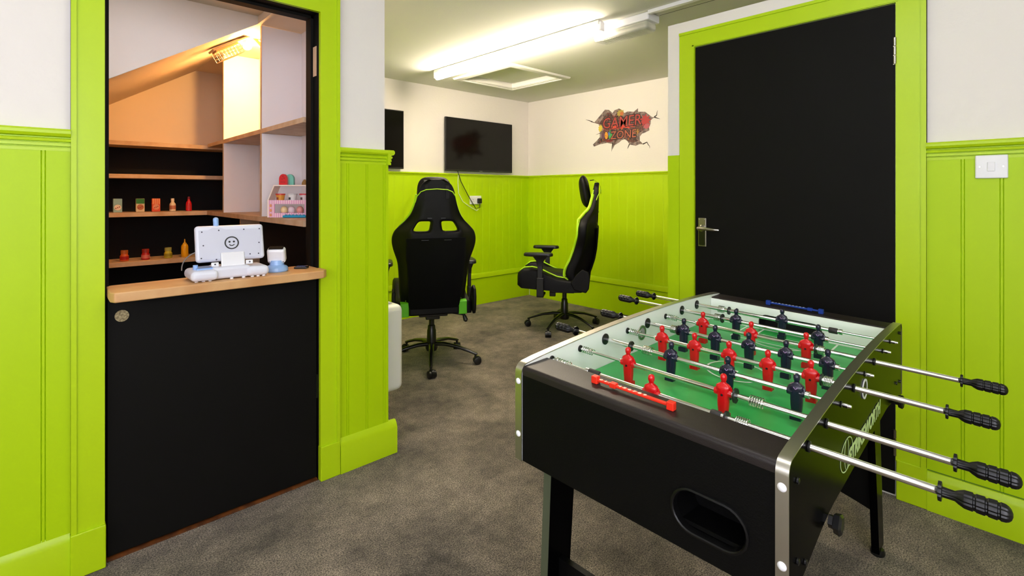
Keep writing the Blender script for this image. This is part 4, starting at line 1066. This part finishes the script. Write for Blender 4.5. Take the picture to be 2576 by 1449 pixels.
def make_chair():
    root = empty('gaming_chair', (0, 0, 0), 0)
    # star base
    hub = MB().lathe((0, 0, .085), (0, 0, 1), [(0, .038), (.02, .045), (.055, .040), (.06, .030)], 24); hub.build('base_hub', BLKMET, root)
    for k in range(5):
        a = radians(72*k)
        d = Vector((cos(a), sin(a), 0)); n = Vector((-sin(a), cos(a), 0))
        rs = []
        for t, z, w, h in ((.02, .132, .026, .030), (.10, .134, .024, .028), (.20, .118, .020, .024), (.28, .092, .016, .022), (.325, .076, .014, .020), (.34, .072, .010, .014)):
            c = d*t+Vector((0, 0, z)); rs.append([c+n*(w*cos(q)*(.9))+Vector((0, 0, h*.5*sin(q)*(1.0))) for q in [pi/4+pi*i/6 for i in range(12)]])
        l = MB().rings(rs).build('base_leg', BLKMET, root, smooth=60)
        cc = d*.327
        cst = MB()
        n2 = Vector((-sin(a+.5), cos(a+.5), 0)); m2 = Vector((cos(a+.5), sin(a+.5), 0))
        for s in (-1, 1):
            p0 = cc+m2*.012+n2*(s*.008)+Vector((0, 0, .026)); p1 = cc+m2*.012+n2*(s*.026)+Vector((0, 0, .026))
            cst.lathe(p0, p1, [(0, .024), (.002, .026), (.016, .026), (.018, .022)], 20)
        cst.lathe(cc+m2*.012+n2*-.008+Vector((0, 0, .030)), cc+m2*.012+n2*.008+Vector((0, 0, .030)), [(0, .029), (.016, .029)], 20)
        cst.cyl(cc+Vector((0, 0, .045)), cc+Vector((0, 0, .075)), .008, n=12)
        cst.build('caster', BLKPL, l)
    g = MB(); g.lathe((0, 0, .13), (0, 0, 1), [(0, .036), (.10, .032), (.11, .028), (.135, .0265), (.14, .020), (.235, .020)], 24)
    g.build('gas_column', BLKMET, root)
    m = MB(); m.box(-.10, .10, -.13, .16, .355, .385); m.box(-.05, .05, -.09, .13, .325, .36); m.box(-.018, .018, .08, .135, .285, .335)
    m.build('tilt_mechanism', BLKMET, root, bev=.006)
    # seat
    s = MB()
    prof_ = [(.39, .50), (.385, .53), (.345, .562), (.27, .568), (.2, .555), (.12, .515), (.05, .485), (-.04, .472), (-.15, .465), (-.165, .44), (-.165, .375), (-.1, .372), (.2, .388), (.36, .398), (.39, .425)]
    secs = []
    for x, dz, sh in ((-.265, -.045, .94), (-.262, -.02, .97), (-.250, 0, 1), (-.185, 0, 1), (-.168, -.02, .985)):
        secs.append([(x, y*sh, .38+(z-.38)*(1+dz*4) if z > .46 else z) for y, z in prof_])
    s.rings(secs)
    s.rings([[(-p[0], p[1], p[2]) for p in reversed(r)] for r in secs])
    cpr = [(.385, .47), (.38, .50), (.34, .530), (.22, .538), (.1, .520), (-.02, .512), (-.14, .515), (-.155, .48), (-.155, .39), (.2, .392), (.36, .402), (.385, .43)]
    secs = [[(x, y, z+(dz if z > .46 else 0)) for y, z in cpr] for x, dz in ((-.184, -.022), (-.17, -.004), (-.10, .006), (0, .010), (.10, .006), (.17, -.004), (.184, -.022))]
    s.rings(secs)
    seat = s.build('seat', [BLKFAB], root, smooth=50)
    g = MB()
    for sg in (-1, 1):
        g.tube([(sg*.188, y, z+.004) for y, z in [(.375, .538), (.335, .566), (.27, .572), (.2, .559), (.12, .52), (.05, .491), (-.04, .478), (-.14, .472)]], .0062, 8)
    g.build('seat_piping', LIME2, root)
    for sg in (-1, 1):
        MB().prism([(-.170, .372), (-.170, .462), (-.150, .470), (-.118, .471), (-.118, .370), (-.15, .368)], lambda p, q, x: (sg*x, p, q), .172, .230).build('seat_green_band', LIME, root, bev=.004)
    MB().box(-.172, .172, -.180, -.150, .378, .455).build('seat_rear_bar', BLKFAB, root, bev=.012, seg=3)
    # backrest
    b, P = backrest()
    br = b.build('backrest', BLKFAB, root, smooth=0, sub=1); br.data.shade_smooth()
    # raised rear cover
    r = MB(); rs = []
    for z in [.40+.02*i for i in range(27)]:
        w = min(interp(WT, z)*.78, .20); y = interp(RT_, z)+.006
        rs.append([(-w, -y+.012, z), (-w*.94, -y-.002, z), (0, -y-.003, z), (w*.94, -y-.002, z), (w, -y+.012, z)])
    r.rings(rs); r.build('rear_cover', MESHF, root, smooth=50)
    # piping along the front edge of both wings, over the top
    for sg in (-1, 1):
        pts = [P(sg*(.90+.075*max(0, min(1, (z-.95)/.12))), z, 1) for z in [.47+.02*i for i in range(38)]]
        MB().tube([(p[0], p[1]+.006+.012*max(0, min(1, (p[2]-.95)/.1)), p[2]) for p in pts], lambda t: .0060+.0075*min(1, max(0, (t-.62)/.10)), 10).build('back_piping', LIME2, root)
    # lime lining strips inside the wings
    for sg in (-1, 1):
        zz = [.50+.025*i for i in range(31)]
        L0 = []
        for z in zz:
            a_, c_ = P(sg*.93, z, 1), P(sg*.72, z, 1); wd = .3+.7*max(0, min(1, (z-1.0)/.1))
            d_ = ((c_[0]-a_[0])*wd, (c_[1]-a_[1])*wd)
            L0.append([(a_[0], a_[1]+.004, z), (a_[0]+d_[0], a_[1]+d_[1]+.004, z), (a_[0]+d_[0], a_[1]+d_[1]-.004, z), (a_[0], a_[1]-.004, z)])
        MB().rings(L0).build('wing_lining', LIME2, root, smooth=50)
    # head pillow with straps
    def TP(v):
        q = Matrix.Rotation(radians(-9), 4, 'X') @ Vector(v); return (q.x, q.y-.188, q.z+1.235)
    b = MB()
    rs = []
    for i in range(25):
        t = -cos(pi*i/24); k = max((1-abs(t)**3.2), 0)**.5; k = max(k, .06)
        rs.append([(.120*k**.5*cos(2*pi*j/20), .052*k*sin(2*pi*j/20)*(1 if sin(2*pi*j/20) > 0 else .8), t*.145) for j in range(20)])
    b.rings(rs); b.xf(TP); b.build('head_pillow', BLKFAB, root, smooth=180)
    st_ = MB()
    for sg in (-1, 1):
        x = sg*.070
        rs = [(x, -.225, 1.335), (x, -.262, 1.34), (x, -.295, 1.318), (x, -.318, 1.285), (x, -.322, 1.24), (x, -.322, 1.215)]
        R2 = [[(p[0]-.011, p[1], p[2]), (p[0]+.011, p[1], p[2]), (p[0]+.011, p[1]-.003, p[2]-.003), (p[0]-.011, p[1]-.003, p[2]-.003)] for p in rs]
        st_.rings(R2)
    st_.build('pillow_straps', BLKFAB, root)
    # lime trim arc near the head on the rear
    arc = [(-.138, -.285, 1.145), (-.128, -.300, 1.185), (-.105, -.316, 1.215), (-.07, -.3235, 1.229), (0, -.326, 1.234), (.07, -.3235, 1.229), (.105, -.316, 1.215), (.128, -.300, 1.185), (.138, -.285, 1.145)]
    MB().tube([(p[0], p[1], p[2]+.014) for p in arc], .0034, 8).build('rear_trim_arc', LIME2, root)
    b = MB()
    for sg in (-1, 1):
        b.box(sg*.052, sg*.10, -.3065, -.300, .905, .909); 
        b.box(sg*.03, sg*.06, -.3075, -.298, 1.050, 1.056)
    b.build('rear_stitching', BLKPL, root)
    # recliner covers
    for sg in (-1, 1):
        b = MB()
        b.prism([(-.10, .40), (-.20, .375), (-.225, .41), (-.235, .50), (-.22, .555), (-.17, .575), (-.12, .53), (-.07, .46)], lambda p, q, x: (sg*x, p, q), .264, .286)
        b.build('recliner_cover', BLKFAB, root, bev=.008, seg=3)
    # armrests
    for sg in (-1, 1):
        b = MB()
        b.box(sg*.15, sg*.325, .155, .215, .335, .352)
        b.box(sg*.297, sg*.325, .155, .215, .335, .50)
        b.box(sg*.299, sg*.323, .163, .207, .49, .665)
        b.rings([[(sg*.311+x*w, .185+y*h, z) for x, y in ((-1, -1), (1, -1), (1, 1), (-1, 1))] for z, w, h in ((.60, .013, .024), (.64, .014, .030), (.675, .022, .055), (.685, .026, .062))])
        ar = b.build('armrest', BLKPL, root, bev=.004)
        q = MB(); out = []
        for i in range(24):
            a = 2*pi*i/24; c_, s_ = cos(a), sin(a)
            out.append((abs(c_)**.6*(1 if c_ > 0 else -1)*.045+sg*.311, abs(s_)**.5*(1 if s_ > 0 else -1)*.125+.20))
        q.rings([[(x*1+(sg*.311-x)*k, y+(.20-y)*k, z) for x, y in out] for z, k in ((.684, .10), (.688, 0), (.704, 0), (.712, .06), (.714, .2))])
        q.build('arm_pad', BLKPL, ar, smooth=50)
    b = MB(); b.tube([(.10, -.08, .37), (.17, -.10, .36), (.215, -.11, .352)], .006, 8)
    b.lathe((.215, -.112, .358), (.235, -.125, .30), [(0, .008), (.02, .014), (.045, .017), (.058, .006)], 14)
    b.build('tilt_lever', BLKPL, root)
    return root
ch = make_chair()
def face(dx, dy): return math.atan2(dy, dx)-pi/2
ch.location = (2.095, 3.072, 0); ch.rotation_euler = (0, 0, face(sin(radians(28)), cos(radians(28))))
tag(ch, 'black and lime gaming chair seen from behind, facing the television', 'gaming chair', 'gaming chairs')
c2 = copy_tree(ch); c2.location = (3.49, 3.01, 0); c2.rotation_euler = (0, 0, face(-.596, .796))
tag(c2, 'black and lime gaming chair seen side-on in the far corner', 'gaming chair', 'gaming chairs')
for o in bpy.data.objects:
    if o.parent == ch and o.name.startswith('head_pillow'): o.location.z -= .045
    if o.parent == ch and o.name.startswith('pillow_straps'): o.location.z -= .03
# swivel the star bases to the angles in the photo
def spin(root, deg):
    R = Matrix.Rotation(radians(deg), 4, 'Z')
    for o in [x for x in bpy.data.objects if x.parent == root and x.name.startswith(('base_leg', 'base_hub'))]: o.rotation_euler = (0, 0, radians(deg))
c2a = math.degrees(c2.rotation_euler.z); spin(c2, 123.8-c2a)
c1a = math.degrees(ch.rotation_euler.z); spin(ch, 235-c1a)

# ------------------------------------------------------------------ camera, world, view
cam = bpy.data.cameras.new('camera'); co_ = bpy.data.objects.new('camera', cam); COL.objects.link(co_)
co_.location = (0, 0, 1.22)
fx, fy = .686, .7276
yaw = math.atan2(-fx, fy)
co_.rotation_euler = (pi/2, 0, yaw)
cam.sensor_width = 36; cam.lens = 1275/2576*36; cam.shift_y = -(724.5-486)/2576; cam.clip_start = .02
SC.camera = co_
wd = bpy.data.worlds.new('world'); SC.world = wd; wd.use_nodes = True
wd.node_tree.nodes['Background'].inputs['Color'].default_value = (.8, .85, 1, 1); wd.node_tree.nodes['Background'].inputs['Strength'].default_value = .0
SC.view_settings.view_transform = 'Standard'; SC.view_settings.look = 'None'; SC.view_settings.gamma = 1; SC.view_settings.exposure = 1.40
SC.view_settings.use_curve_mapping = False
